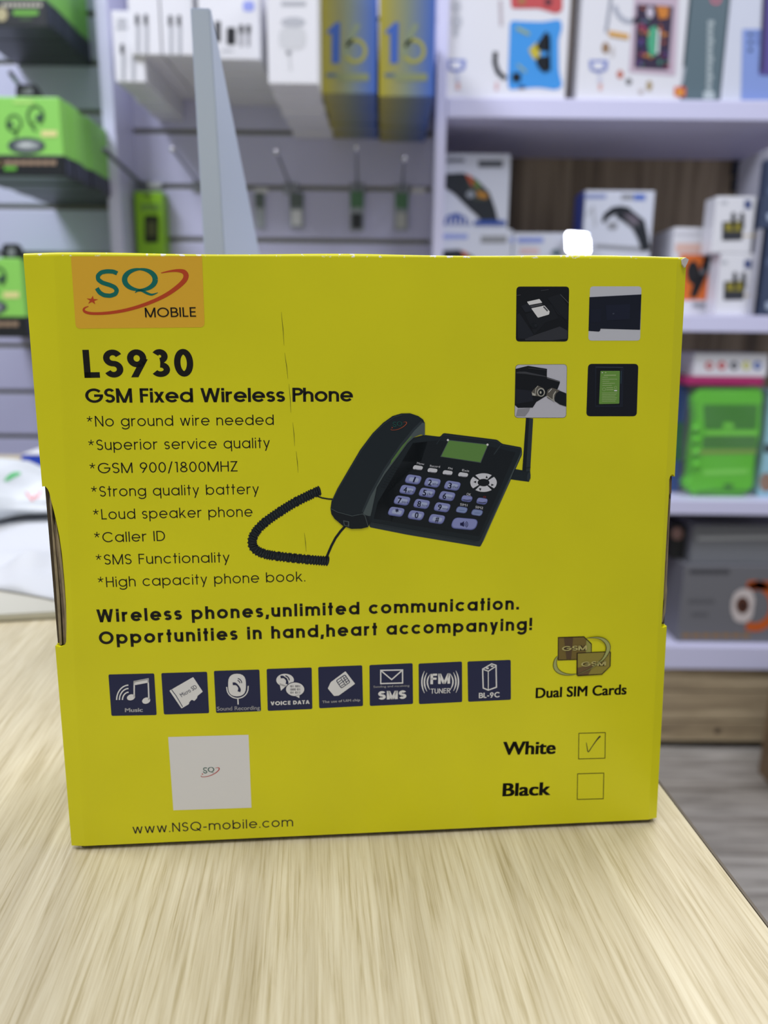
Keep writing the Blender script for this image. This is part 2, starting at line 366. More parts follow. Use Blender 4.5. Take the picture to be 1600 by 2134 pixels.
# posts between the bays
pL = [atY(x, 400, YS).x for x in (223.5, 249)]
pR = [atY(x, 400, YS).x for x in (904, 926)]
for i, (a, b) in enumerate((pL, pR)):
    tag(link('trim_%d' % (i + 1), box_bm((a, YS, 0), (b, YW + .03 if i == 0 else 1.99, 2.3), .002), WHITE_LAM), kind='structure')

# ------------------------------------------------------------ the shelf bay beside the post
su = empty('shelf_unit', (pR[1], YS, 0), 'white shelf unit with four boards and slatted wooden base', 'shelf unit')
def ztop(px, py): return atY(px, py, YS).z
sx0, sx1 = pR[1] + .0008, 2.1
SH = []
for (x, yt, yb) in ((1265, 206, 248), (1500, 657, 692), (1500, 1043, 1073), (1500, 1348, 1395)):
    zt, zb = ztop(x, yt), ztop(x, yb); SH.append(zt)
    link('shelf_board', box_bm((sx0, YS, zb), (sx1, 1.985, zt), .002), WHITE_LAM, su)
wood_back = streaks('curtain_wood_back', (108, 94, 76), (148, 130, 104), (184, 164, 134), 10, (3.2, 1, .12), .6)
link('back_panel', box_bm((sx0, 1.975, SH[3]), (sx1, 1.985, 2.2)), wood_back, su)
plinth_m = streaks('plinth_wood', (136, 120, 96), (170, 152, 122), (196, 178, 146), 6, (.5, 1, 5), .5)
zp = [ztop(1500, y) for y in (1395, 1447, 1509, 1552)]
bm = bmesh.new()
for a, b in zip(zp[1:], zp[:-1]): add_box(bm, (sx0, YS + .012, max(a, 0) + .002), (sx1, YS + .03, b - .001), .002)
link('base_panel', bm, plinth_m, su)
bm = bmesh.new(); c = atY(1495, 1523, YS + .0115)
add_tube(bm, [c, c + Vector((0, .003, 0))], .007, 14); link('wood_knot', bm, mat('knot', (74, 60, 46), .6), su)
# slim upright board with its own edge at the end of the bay
qa, qb = atY(1580, 480, YS), atY(1592, 480, YS)
zt = atY(1598, 306, YS + .005).z
ptn = empty('shelf_divider', (qb.x, YS + .05, SH[1]), 'upright white divider board standing on the middle shelf beside earbud cartons', 'divider')
link('panel', box_bm((qb.x - .005, YS + .004, SH[1] + .0004), (qb.x, 1.76, zt), .001), mat('divider_grey', (176, 176, 186), .45), ptn)

# ------------------------------------------------------------ the counter
e0, e1 = atZ(1376, 1638, TZ), atZ(1601, 1936, TZ)
ed = (e0 - e1).normalized(); ang = math.atan2(ed.x, ed.y)
table_m = streaks('pale_oak_laminate', (180, 166, 130), (203, 191, 160), (214, 204, 176), 400, (1.6, .05, 1), .42, rot=ang)
ct = empty('counter_table', (-.3, .4, 0), 'pale oak laminate counter under the yellow carton', 'table')
def edge_at(y): return e1.x + (e0.x - e1.x) * (y - e1.y) / (e0.y - e1.y)
yA, yB = -.05, 1.25
top = [(-1.1, yA), (edge_at(yA), yA), (edge_at(yB), yB), (-1.1, yB)]
bm = bmesh.new(); add_prism(bm, [Vector((x, y, TZ - .024)) for x, y in top], (0, 0, .024)); link('table_top', bm, table_m, ct)
bm = bmesh.new()
add_prism(bm, [Vector((edge_at(yA) + .0003, yA, TZ - .025)), Vector((edge_at(yA) + .0015, yA, TZ - .025)), Vector((edge_at(yB) + .0015, yB, TZ - .025)), Vector((edge_at(yB) + .0003, yB, TZ - .025))], (0, 0, .0252))
link('edge_band', bm, mat('edge_band_brown', (92, 82, 68), .5), ct)
bm = bmesh.new(); add_box(bm, (-1.08, .1, 0), (-.06, .13, TZ - .025)); add_box(bm, (-1.08, 1.05, 0), (-.06, 1.08, TZ - .025)); add_box(bm, (-.09, .13, 0), (-.06, 1.05, TZ - .025))
link('base_cabinet', bm, table_m, ct)

# ============================================================ THE YELLOW CARTON
YEL = mat('yellow_board', (228, 223, 10), .3, spec=.45, noise=.035, scale=22)
def wear_mat():
    m = YEL.copy(); m.name = 'yellow_board_worn_edge'; nt = m.node_tree; b = nt.nodes['Principled BSDF']
    src = b.inputs['Base Color'].links[0].from_socket
    n = nt.nodes.new('ShaderNodeTexNoise'); n.inputs['Scale'].default_value = 420; n.inputs['Detail'].default_value = 3
    tc = nt.nodes.new('ShaderNodeTexCoord'); nt.links.new(tc.outputs['Object'], n.inputs['Vector'])
    r = nt.nodes.new('ShaderNodeValToRGB'); r.color_ramp.elements[0].position = .6; r.color_ramp.elements[1].position = .66
    nt.links.new(n.outputs['Fac'], r.inputs[0])
    mx = nt.nodes.new('ShaderNodeMix'); mx.data_type = 'RGBA'; nt.links.new(r.outputs[0], mx.inputs[0]); nt.links.new(src, mx.inputs[6]); mx.inputs[7].default_value = (.85, .85, .8, 1)
    nt.links.new(mx.outputs[2], b.inputs['Base Color']); return m
YELW = wear_mat()
BOARD = mat('brown_corrugated_board', (96, 82, 60), .8, noise=.25, scale=160)
BOARD2 = mat('pale_corrugated_board', (150, 136, 110), .8, noise=.25, scale=160)
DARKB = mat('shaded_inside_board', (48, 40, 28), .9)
BLc, BRc = atZ(158, 1773, TZ), atZ(1362, 1716, TZ)
ex = (BRc - BLc).normalized(); nin = Vector((-ex.y, ex.x, 0))
LEAN = math.radians(3.0)
up = Vector((0, 0, 1)) * math.cos(LEAN) + nin * math.sin(LEAN)
nout = ex.cross(up)
if nout.y > 0: nout = -nout
FP = Plane(BLc, ex, up, nout, 0.00005)
DEP = .085
box = empty('yellow_phone_carton', (BLc + BRc) / 2 + nin * DEP / 2, 'big yellow carton for a desk phone standing on the pale counter', 'box')
TLp, TRp, BRp, BLp = (45, 533), (1433, 540), (1370, 1707), (148, 1764)
LtT, LtB = (112, 533.4), (176, 1763)
RtT, RtB = (1411, 540), (1351, 1708)
nl = [(198, 1242), (206, 1239), (216, 1241), (226, 1252), (234, 1268), (244, 1310), (258, 1360), (270, 1410), (285, 1480), (297, 1560), (306, 1650), (313, 1730), (318, 1810), (320, 1900), (318, 1990), (312, 2004), (300, 2012), (284, 2018), (274, 2012)]
nl = [(x / 2.319, 480 + y / 2.319) for x, y in nl]
nr = [(165, 906), (158, 893), (148, 892), (138, 900), (131, 920), (130, 1000), (121, 1140), (112, 1300), (104, 1450), (96, 1620), (88, 1750), (84, 1800), (88, 1812), (98, 1816), (110, 1806)]
nr = [(1350 + x / 2.884, 680 + y / 2.884) for x, y in nr]
def onedge(p0, p1, y): t = (y - p0[1]) / (p1[1] - p0[1]); return (p0[0] + (p1[0] - p0[0]) * t, y)
nl[0] = onedge(TLp, BLp, nl[0][1]); nl[-1] = onedge(TLp, BLp, nl[-1][1])
nr[0] = onedge(TRp, BRp, nr[0][1]); nr[-1] = onedge(TRp, BRp, nr[-1][1])
def fp(p, back=0.0):
    u, v = FP.uv(*p); return FP.pt(u, v) - nout * back
bm = bmesh.new()
def face3(pts, mi=0):
    f = bm.faces.new([bm.verts.new(p) for p in pts]); f.material_index = mi; return f
face3([fp(LtB), fp(RtB), fp(RtT), fp(LtT)])
def strip(outer, a, b, amount):
    # every outer point recedes in proportion to its distance from the fold a-b
    A, B = Vector(a), Vector(b); n = (B - A).normalized(); wide = max(abs((Vector(p) - A).cross(n)) for p in outer)
    return [fp(p, amount * abs((Vector(p) - A).cross(n)) / wide) for p in outer]
lo = [TLp] + nl + [BLp]
face3([fp(LtT)] + strip(lo, LtT, LtB, .0016) + [fp(LtB)])
ro = [TRp] + nr + [BRp]
face3([fp(RtT)] + strip(ro, RtT, RtB, .0012) + [fp(RtB)])
bmesh.ops.remove_doubles(bm, verts=bm.verts, dist=1e-5)
big = [f for f in bm.faces if len(f.verts) > 4]; bmesh.ops.triangulate(bm, faces=big)
bmesh.ops.recalc_face_normals(bm, faces=bm.faces)
if sum((f.normal.dot(nout) for f in bm.faces)) < 0: bmesh.ops.reverse_faces(bm, faces=bm.faces)
fpn = link('front_panel', bm, YEL, box)
so = fpn.modifiers.new('thickness', 'SOLIDIFY'); so.thickness = .0014; so.offset = -1
# the other walls of the sleeve
fTL, fTR, fBL, fBR = fp(TLp, .0016), fp(TRp, .0012), fp(BLp, .0016), fp(BRp, .0012)
def back_of(p): return Vector((0, 0, 0)) + p + nin * (DEP - (p - BLc).dot(nin))
def slab(name, quad, inward, m, t=.0014):
    bm = bmesh.new(); add_prism(bm, quad, Vector(inward) * t); return link(name, bm, m, box)
e_ = Vector(ex)
def notch_side(T, B, notch, sgn):
    """side wall with the hand slot cut out of its front edge"""
    amt = .0016 if sgn < 0 else .0012
    q0, q1 = fp(notch[0], amt), fp(notch[-1], amt)
    i = nin * .011
    pts = [T + nin * .0016, q0 + nin * .0016, q0 + i, q1 + i, q1 + nin * .0016, B + nin * .0016, back_of(B), back_of(T)]
    bm = bmesh.new(); add_prism(bm, pts, e_ * (-sgn * .0014))
    for f in list(bm.faces):
        if len(f.verts) > 4: bmesh.ops.triangulate(bm, faces=[f])
    o = link('side_panel', bm, YEL, box)
    s0 = nin * .0020 - e_ * (sgn * .0002); s1 = nin * .0112 - e_ * (sgn * .0002)
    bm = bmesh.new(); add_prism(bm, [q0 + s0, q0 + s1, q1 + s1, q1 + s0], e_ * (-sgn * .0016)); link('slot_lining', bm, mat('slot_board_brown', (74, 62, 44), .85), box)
    return o
notch_side(fTL, fBL, nl, -1); notch_side(fTR, fBR, nr, 1)
slab('back_panel', [back_of(fBL), back_of(fBR), back_of(fTR), back_of(fTL)], -nin, YEL)
# top: a rounded worn fold then the lid
bm = bmesh.new(); prev = None
T0, T1 = fTL, fTR
for k in range(7):
    a = math.pi / 2 * k / 6; rr = .0011
    off = up * (rr * math.sin(a)) + nin * (rr * (1 - math.cos(a)))
    xs = 40; row = []
    for j in range(xs + 1):
        t = j / xs; b0 = fp(TLp) * (1 - t) + fp(TRp) * t
        jig = .00025 * math.sin(j * 12.9898) * (k / 6)
        row.append(bm.verts.new(b0 + off - nout * (.0016 * max(0, 1 - t * 20) + .0012 * max(0, (t - .95) * 20)) + up * jig))
    if prev:
        for j in range(xs): bm.faces.new((prev[j], prev[j + 1], row[j + 1], row[j]))
    prev = row
link('top_fold', bm, YELW, box, smooth=True)
slab('top_panel', [fTL + nin * .0014 + up * .0008, fTR + nin * .0014 + up * .0008, back_of(fTR) + up * .0008, back_of(fTL) + up * .0008], -up, YEL, .0012)
# inside tray that shows in the slots and under the sleeve
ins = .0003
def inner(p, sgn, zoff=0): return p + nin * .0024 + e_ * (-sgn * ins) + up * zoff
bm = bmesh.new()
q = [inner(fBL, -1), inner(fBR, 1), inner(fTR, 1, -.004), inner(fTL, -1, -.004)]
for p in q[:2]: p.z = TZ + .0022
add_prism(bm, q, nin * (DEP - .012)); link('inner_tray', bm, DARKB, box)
bm = bmesh.new()
b0, b1 = atZ(168, 1772, TZ), atZ(1358, 1717, TZ)
for k in range(2):
    z0 = TZ + .0003 + k * .0011
    add_prism(bm, [Vector((b0.x, b0.y, z0)) + nin * (.0016 - .0006 * k), Vector((b1.x, b1.y, z0)) + nin * (.0016 - .0006 * k), Vector((b1.x, b1.y, z0)) + nin * (DEP - .004), Vector((b0.x, b0.y, z0)) + nin * (DEP - .004)], (0, 0, .0009))
link('bottom_board', bm, BOARD, box)
# layers of torn board seen in the hand slots
def flap(name, pts, back, m, t=.0008):
    bm = bmesh.new(); add_prism(bm, [fp(p, back) for p in pts], -nout * t)
    for f in list(bm.faces):
        if len(f.verts) > 4: bmesh.ops.triangulate(bm, faces=[f])
    link(name, bm, m, box)
Z6 = lambda L: [(x / 2.319, 480 + y / 2.319) for x, y in L]
Z5 = lambda L: [(1350 + x / 2.884, 680 + y / 2.884) for x, y in L]
flap('board_layer', Z6([(231, 1270), (239, 1300), (243, 1400), (254, 1500), (268, 1650), (278, 1780), (290, 2011), (279, 2016), (269, 1850), (262, 1740), (253, 1620), (243, 1480), (236, 1390), (230, 1330)]), .0022, BOARD2)
flap('board_layer', Z6([(243, 1395), (256, 1440), (270, 1520), (282, 1620), (294, 1740), (303, 1870), (312, 2006), (297, 2013), (290, 1880), (281, 1760), (268, 1620), (256, 1500)]), .0026, mat('grey_brown_board', (128, 112, 92), .85, noise=.3, scale=200))
flap('board_layer', Z6([(258, 1400), (266, 1430), (284, 1540), (298, 1660), (308, 1780), (316, 1900), (316, 2000), (311, 2006), (306, 1880), (296, 1760), (284, 1640), (270, 1530)]), .0018, BOARD2)
flap('board_layer', Z5([(133, 925), (150, 915), (160, 935), (158, 1010), (140, 1020)]), .0026, mat('tan_board', (118, 96, 66), .85))
flap('board_layer', Z5([(134, 1020), (141, 1030), (134, 1180), (124, 1400), (112, 1640), (97, 1690), (103, 1500), (113, 1300), (125, 1120)]), .0022, mat('grey_brown_board', (128, 112, 92)))
flap('board_layer', Z5([(146, 1040), (150, 1045), (140, 1300), (128, 1560), (131, 1600), (120, 1730), (104, 1790), (97, 1786), (110, 1700), (122, 1500), (134, 1280)]), .0024, BOARD2)
# torn white corner
bm = bmesh.new(); c0 = [(1420, 541), (1427, 537), (1434, 541), (1431, 549), (1426, 558), (1421, 551)]
add_prism(bm, [fp(p, -.0004) for p in c0], -nout * .0012); link('torn_corner', bm, mat('torn_paper', (205, 200, 200), .8), box)

# ---- printing on the carton front
K = ink(20, 17, 12); NAVY = ink(34, 40, 78); ICW = ink(232, 232, 236)
BLK = ink(16, 22, 30)
# logo patch
P = Print(FP); P.at(30, 510, 2.1333)
ORG = ink(236, 184, 52); TEAL = ink(10, 112, 100); RED = ink(196, 72, 34)
P.rpoly(ORG, [(252, 54), (834, 53), (846, 366), (274, 372)], 1, 1)
P.bm.clear(); P.m.clear()
def patch(P, pts, r):      # only the two lower corners are round
    (a, b, c, d) = [Vector(p) for p in pts]; out = [tuple(a), tuple(b)]
    for p, q0, q1 in ((c, b, d), (d, c, a)):
        s0 = p + (q0 - p).normalized() * r; s1 = p + (q1 - p).normalized() * r
        for k in range(7):
            t = k / 6; out.append(tuple((1 - t) ** 2 * s0 + 2 * t * (1 - t) * p + t * t * s1))
    P.poly(ORG, out, 1)
patch(P, [(251, 52), (834, 51), (846, 367), (273, 373)], 22)
def logo(P, f, S, layer, cS, cSw):
    """letters and swoosh drawn in their own frame f(x,y) -> zoom coordinates"""
    sx = arc(416, 145, 46, 28, -40, -180, 14) + arc(416, 145, 46, 28, 180, 100, 6)
    pts = [(458, 128), (440, 119), (412, 118), (386, 122), (370, 138), (372, 156), (392, 170), (422, 178), (446, 188), (457, 202), (450, 220), (426, 228), (398, 225), (378, 213), (366, 192)]
    pts = [(sum(w * p[0] for w, p in zip(ww, q)), sum(w * p[1] for w, p in zip(ww, q))) for q in zip([pts[0]] + pts[:-1], pts, pts[1:] + [pts[-1]]) for ww in ((.35, .6, .05), (.12, .76, .12), (.05, .6, .35))]
    P.taper(cS, [f(*p) for p in pts], [S * 19] * len(pts), layer)
    q = []
    for i in range(41):
        a = 2 * math.pi * i / 40; q.append((a, 558 + 68 * math.cos(a), 155 + 46 * math.sin(a)))
    P.taper(cS, [f(x, y) for _, x, y in q], [S * (9 + 15 * abs(math.cos(a))) for a, _, _ in q], layer)
    P.taper(cS, [f(*p) for p in ((536, 214), (548, 205), (566, 204), (590, 216), (612, 222), (638, 213))], [S * 2, S * 9, S * 11, S * 11, S * 9, S * 2], layer)
    sw = [(652, 126), (690, 118), (725, 115), (752, 120), (763, 136), (756, 158), (728, 186), (680, 220), (620, 250), (550, 276), (480, 294), (410, 304), (350, 306), (318, 300), (308, 290), (314, 280), (330, 274)]
    P.taper(cSw, [f(*p) for p in sw], [S * v for v in (3, 8, 13, 20, 24, 22, 20, 18, 16, 15, 14, 13, 12, 12, 10, 7, 2)], layer)
    st_ = []
    for i in range(10):
        a = -math.pi / 2 + math.pi * i / 5 + .1; rr = 27 if i % 2 == 0 else 10; st_.append(f(346 + rr * math.cos(a), 247 + .75 * rr * math.sin(a)))
    for i in range(10): P.poly(cSw, [f(346, 247), st_[i], st_[(i + 1) % 10]], layer)
logo(P, lambda x, y: (x, y), 1, 2, TEAL, RED)
P.strokes(K, 'MOBILE', (582, 323), (808, 320), 42, .125, 3, tr=.17)
P.build('logo_patch', box)
# headings
P = Print(FP); P.at(30, 510, 2.1333)
P.strokes(K, 'LS930', (312, 592), (798, 586), 124, .2, tr=.16)
P.strokes(K, 'GSM Fixed Wireless Phone', (317, 703), (1505, 697), 63, .17, 1, .3, .085)
P.build('model_heading', box)
P = Print(FP); P.at(150, 850, 2.623)
for s, a, b in (('No ground wire needed', (128, 102), (1103, 93)), ('Superior service quality', (136, 231), (1082, 219)), ('GSM 900/1800MHZ', (143, 358), (905, 347)),
                ('Strong quality battery', (152, 485), (1022, 471)), ('Loud speaker phone', (162, 610), (987, 594)), ('Caller ID', (168, 735), (510, 727)),
                ('SMS Functionality', (177, 857), (862, 844)), ('High capacity phone book.', (188, 980), (1275, 948))):
    P.strokes(K, s, a, b, 58, .1, 1, .3, .17)
    x, y = a[0] - 32, a[1] - 41
    for k in range(5):
        t = math.pi / 2 + 2 * math.pi * k / 5
        P.line(K, [(x, y), (x + 16 * math.cos(t), y - 16 * math.sin(t))], 4.5)
P.build('feature_list', box)
P = Print(FP)
P.strokes(K, 'Wireless phones,unlimited communication.', (202.5, 1297), (1081, 1270), 27.5, .2, 1, .3, .2)
P.strokes(K, 'Opportunities in hand,heart accompanying!', (207, 1343), (1108, 1313), 27.5, .2, 1, .3, .2)
P.build('slogan', box)
P = Print(FP); P.at(200, 1480, 1.2903)
DV = ink(34, 28, 40)
P.strokes(DV, 'www.NSQ-mobile.com', (99, 332), (530, 312), 27, .11, tr=.2)
P.build('web_address', box)
P = Print(FP); P.at(200, 1480, 1.2903)
P.text(K, 'White', (1093, 120), (1235, 116.5), 36, .035); P.text(K, 'Black', (1092, 231), (1221, 227.5), 36, .035)
P.build('colour_names', box)
for q, tick in (([(1298, 62), (1369, 60), (1368, 129), (1297, 131)], True), ([(1294.5, 171), (1365, 169), (1363.5, 238), (1293.5, 240)], False)):
    P = Print(FP); P.at(200, 1480, 1.2903); P.line(K, q + [q[0]], 1.8)
    if tick: P.taper(DV, [(1318, 87), (1320, 100), (1323, 112), (1332, 100), (1343, 84), (1352, 73), (1356, 70)], [1.5, 2, 2.6, 2, 2.4, 4, 4.5])
    P.build('check_box', box)
# white square (its printed code is left blank) with the small emblem
P = Print(FP); P.at(200, 1480, 1.2903)
P.poly(ICW, [(194, 72), (410, 66), (418, 262), (208, 269)], 1)
logo(P, lambda x, y: (282 + (x - 306) * .108, 152 + (y - 98) * .13), .11, 2, ink(20, 90, 80), ink(190, 40, 40))
P.build('label_square', box)
# dual sim emblem
P = Print(FP); P.at(1130, 1310, 9.412)
G1, G2, GO, GL = ink(122, 104, 52), ink(150, 138, 62), ink(52, 36, 18), ink(172, 178, 110)
P.poly(GO, [(302, 165), (815, 148), (968, 295), (965, 470), (700, 480), (700, 612), (298, 625)], 2)
P.poly(G1, [(318, 182), (806, 167), (950, 305), (948, 470), (680, 480), (680, 595), (316, 608)], 3)
P.poly(ink(92, 72, 50), [(420, 180), (600, 174), (560, 600), (470, 603)], 4); P.poly(ink(160, 160, 84), [(860, 218), (950, 305), (948, 460), (850, 468)], 4)
P.poly(GO, [(668, 470), (1320, 440), (1340, 460), (1332, 735), (1165, 900), (690, 930), (664, 905)], 5)
P.poly(G2, [(690, 485), (1318, 455), (1312, 735), (1155, 882), (690, 905)], 6)
P.poly(ink(112, 90, 60), [(690, 760), (1000, 700), (900, 893), (690, 905)], 7)
P.strokes(GO, 'GSM', (384, 442), (872, 420), 100, .3, 5, tr=.08, gmax=2.6); P.strokes(ink(196, 186, 120), 'GSM', (380, 436), (868, 414), 96, .17, 6, tr=.1, gmax=2.6)
P.strokes(GO, 'GSM', (757, 745), (1240, 722), 100, .3, 8, tr=.08, gmax=2.6); P.strokes(ink(196, 186, 120), 'GSM', (753, 739), (1236, 716), 96, .17, 9, tr=.1, gmax=2.6)
r1 = [(840, 185), (960, 170), (1100, 175), (1210, 225), (1275, 310), (1280, 400), (1240, 500), (1180, 590), (1120, 640), (1000, 735), (860, 815), (680, 890)]
P.taper(GO, r1, [8, 26, 46, 78, 92, 88, 66, 44, 26, 16, 14, 10], 10); P.taper(GL, r1, [2, 10, 26, 56, 70, 66, 46, 28, 14, 8, 6, 3], 11)
r2 = [(296, 540), (255, 620), (245, 720), (275, 800), (350, 860), (460, 895), (580, 900), (670, 885)]
P.taper(GO, r2, [20, 60, 84, 84, 66, 44, 26, 8], 3); P.taper(GL, r2, [8, 38, 62, 62, 44, 24, 10, 3], 4)
P.build('sim_card_emblem', box)
P = Print(FP); P.at(640, 1340, 2.2857)
P.text(K, 'Dual SIM Cards', (1087, 262), (1520, 244), 49, .03); P.build('sim_card_caption', box)

# ---- feature icons
def icon(quad, z, draw):
    P = Print(FP); P.at(*z); P.rpoly(NAVY, quad, 12 if z[2] > 3 else 8, 1); draw(P); P.build('feature_icon', box)
ZA, ZB = (200, 1340, 3.478), (640, 1340, 2.2857)
def handset(P, cx, cy, s, m, layer, rot=-50):
    c, n = math.cos(math.radians(rot)), math.sin(math.radians(rot)); f = lambda x, y: (cx + s * (x * c - y * n), cy + s * (x * n + y * c))
    P.taper(m, [f(*p) for p in ((-1, .25), (-.75, -.1), (-.3, -.3), (.3, -.3), (.75, -.1), (1, .25))], [s * .55, s * .55, s * .34, s * .34, s * .55, s * .55], layer)
def d_music(P):
    P.ell(ICW, 254, 393, 30, 21, 2, -18); P.ell(ICW, 364, 417, 30, 22, 2, -18)
    P.line(ICW, [(277, 395), (277, 280), (378, 262), (384, 412)], 10, 2); P.poly(ICW, [(272, 275), (382, 254), (384, 286), (274, 306)], 2)
    for r in (88, 68, 46): P.arcl(ICW, 238, 412, r, r * 1.22, 180, 268, 9, 2)
    P.text(ICW, 'Music', (210, 500), (340, 497), 30, .03, 2)
icon([(90, 228), (422, 220), (440, 522), (112, 528)], ZA, d_music)
def d_sd(P):
    P.rpoly(ICW, [(532, 345), (704, 246), (774, 352), (735, 384), (733, 398), (712, 420), (700, 412), (692, 412), (676, 428), (674, 442), (620, 474)], 5, 2)
    P.line(NAVY, [(548, 338), (580, 380), (606, 424), (628, 462)], 5, 3)
    P.text(NAVY, 'Micro SD', (622, 392), (735, 325), 30, .0, 3)
icon([(473, 218), (805, 208), (820, 508), (492, 518)], ZA, d_sd)
def d_mic(P):
    P.rrect(ICW, 958, 222, 1086, 386, 64, 2); handset(P, 1020, 318, 36, NAVY, 3, 52)
    P.arcl(NAVY, 1022, 290, 20, 20, -80, 0, 6, 3); P.arcl(NAVY, 1022, 290, 34, 34, -80, 0, 6, 3)
    P.line(ICW, [(947, 318)] + arc(1025, 322, 78, 78, 180, 0, 20)[0:0] + [(950, 342)] + [(1025 - 76 * math.cos(math.radians(a)), 330 + 70 * math.sin(math.radians(a))) for a in range(10, 171, 10)] + [(1101, 342), (1103, 310)], 8, 2)
    P.line(ICW, [(1028, 400), (1030, 445)], 9, 2)
    P.text(ICW, 'Sound Recording', (877, 490), (1188, 482), 30, .01, 2)
icon([(854, 202), (1184, 192), (1196, 494), (870, 507)], ZA, d_mic)
def d_voice(P):
    P.ell(ICW, 1370, 268, 64, 46, 2); P.poly(ICW, [(1330, 290), (1340, 345), (1380, 308)], 2); handset(P, 1366, 266, 34, NAVY, 3, 48)
    P.arcl(NAVY, 1366, 270, 18, 18, -80, 0, 9, 3); P.arcl(NAVY, 1366, 270, 34, 34, -80, 0, 8, 3)
    P.ell(NAVY, 1443, 334, 71, 54, 3); P.ell(ICW, 1443, 334, 66, 49, 4); P.poly(ICW, [(1440, 380), (1474, 398), (1474, 370)], 4)
    for i, s in enumerate(('01 001', '000 01', '01 011')): P.text(NAVY, s, (1408, 319 + i * 23), (1478, 318 + i * 23), 15, .01, 5)
    P.strokes(ICW, 'VOICE DATA', (1266, 452), (1548, 440), 30, .24, 2, .3, .14)
icon([(1236, 188), (1563, 177), (1568, 478), (1244, 492)], ZA, d_voice)
def d_chip(P):
    P.rpoly(ICW, [(98, 216), (112, 186), (182, 134), (228, 194), (150, 250), (128, 252)], 4, 2)
    P.rpoly(NAVY, [(136, 178), (180, 148), (206, 186), (162, 217)], 8, 3); P.rpoly(ICW, [(141, 179), (179, 153), (201, 186), (163, 212)], 6, 4)
    for a, b in (((152, 196), (190, 168)), ((147, 187), (166, 173)), ((160, 205), (176, 194)), ((184, 160), (172, 170)), ((196, 178), (182, 187)), ((160, 166), (182, 199)), ((170, 159), (190, 192))): P.line(NAVY, [a, b], 3, 5)
    P.text(ICW, 'The use of UIM chip', (72, 286), (252, 276), 12, .02, 2)
icon([(52, 114), (262, 106), (266, 300), (57, 311)], ZB, d_chip)
def d_sms(P):
    q = [(350, 130), (454, 128), (454, 190), (350, 193)]; P.line(ICW, q + [q[0]], 6, 2); P.line(ICW, [(352, 132), (402, 174), (452, 130)], 6, 2)
    P.text(ICW, 'Sending and receiving', (315, 213), (487, 207), 10, .01, 2); P.strokes(ICW, 'SMS', (338, 270), (472, 265), 43, .25, 2, tr=.05)
icon([(296, 105), (502, 96), (504, 290), (298, 300)], ZB, d_sms)
def d_fm(P):
    P.strokes(ICW, 'FM', (586, 196), (680, 193), 52, .2, 2, tr=.1); P.strokes(ICW, 'TUNER', (588, 241), (681, 238), 25, .14, 2, tr=.12)
    for k, (r, h_) in enumerate(((0, 36), (14, 44), (26, 52))):
        P.taper(ICW, [(572 - r + 12 * (t * t), 186 + h_ * t) for t in [i / 6 - 1 for i in range(13)]], [2, 3, 5, 6, 7, 7, 7, 7, 7, 6, 5, 3, 2], 2)
        P.taper(ICW, [(694 + r - 12 * (t * t), 184 + h_ * t) for t in [i / 6 - 1 for i in range(13)]], [2, 3, 5, 6, 7, 7, 7, 7, 7, 6, 5, 3, 2], 2)
icon([(530, 98), (737, 88), (738, 281), (532, 291)], ZB, d_fm)
def d_bat(P):
    q = [(835, 124), (878, 99), (899, 106), (901, 210), (862, 224), (838, 214)]; P.line(ICW, q + [q[0]], 6, 2)
    P.line(ICW, [(835, 124), (862, 134), (899, 110)], 5, 2); P.line(ICW, [(862, 134), (862, 222)], 4, 2)
    P.ell(ICW, 858, 120, 7, 4, 2); P.ell(ICW, 880, 110, 7, 4, 2); P.strokes(ICW, 'BL-9C', (817, 263), (918, 258), 27, .19, 2, tr=.12)
icon([(763, 88), (969, 80), (970, 270), (766, 280)], ZB, d_bat)

# ---- four small printed pictures
ZC = (1030, 570, 4.706)
D0, D1, D2, D3 = ink(14, 18, 26), ink(30, 34, 44), ink(52, 54, 62), ink(76, 78, 84)
LG = ink(204, 206, 218); 
P = Print(FP); P.at(*ZC); P.rpoly(D0, [(216, 128), (733, 128), (722, 667), (210, 667)], 38, 1)
P.poly(D1, [(245, 390), (385, 600), (310, 640), (232, 640), (220, 400)], 2); P.poly(D2, [(390, 605), (640, 520), (715, 560), (712, 640), (560, 655), (300, 655), (300, 640)], 2)
P.poly(D1, [(260, 320), (330, 290), (400, 330), (375, 370), (300, 380)], 3); P.poly(ink(24, 28, 36), [(520, 240), (640, 200), (722, 330), (716, 460), (620, 400)], 2)
P.poly(ink(22, 26, 34), [(300, 400), (560, 300), (625, 440), (500, 480), (390, 600)], 2)
P.rpoly(ICW, [(318, 277), (440, 250), (468, 286), (340, 310)], 6, 4); P.rpoly(ICW, [(360, 342), (490, 314), (540, 372), (534, 402), (425, 434)], 6, 4)
P.poly(D3, [(345, 318), (455, 294), (478, 306), (365, 334)], 4); P.line(D3, [(645, 205), (725, 290)], 7, 4); P.line(D3, [(216, 216), (255, 210)], 5, 4); P.line(D3, [(455, 168), (530, 158)], 4, 4)
P.line(D3, [(480, 325), (520, 368)], 12, 5); P.ell(BLK, 390, 512, 36, 26, 4); P.ell(D1, 404, 510, 14, 14, 5); P.line(D1, [(525, 250), (715, 480)], 3, 4)
P.build('printed_picture', box)
P = Print(FP); P.at(*ZC); P.rpoly(LG, [(938, 126), (1442, 126), (1428, 658), (920, 658)], 34, 1)
P.poly(ink(18, 24, 42), [(931, 232), (1440, 205), (1427, 552), (1040, 541), (1036, 560), (1024, 570), (922, 563)], 2)
P.poly(ink(24, 30, 52), [(1090, 310), (1330, 300), (1325, 450), (1100, 460)], 3); P.poly(ink(20, 26, 46), [(940, 350), (1050, 345), (1045, 480), (935, 480)], 3)
P.ell(ink(60, 64, 84), 1165, 394, 10, 8, 4); P.line(ink(40, 46, 66), [(931, 236), (1440, 209)], 5, 3); P.build('printed_picture', box)
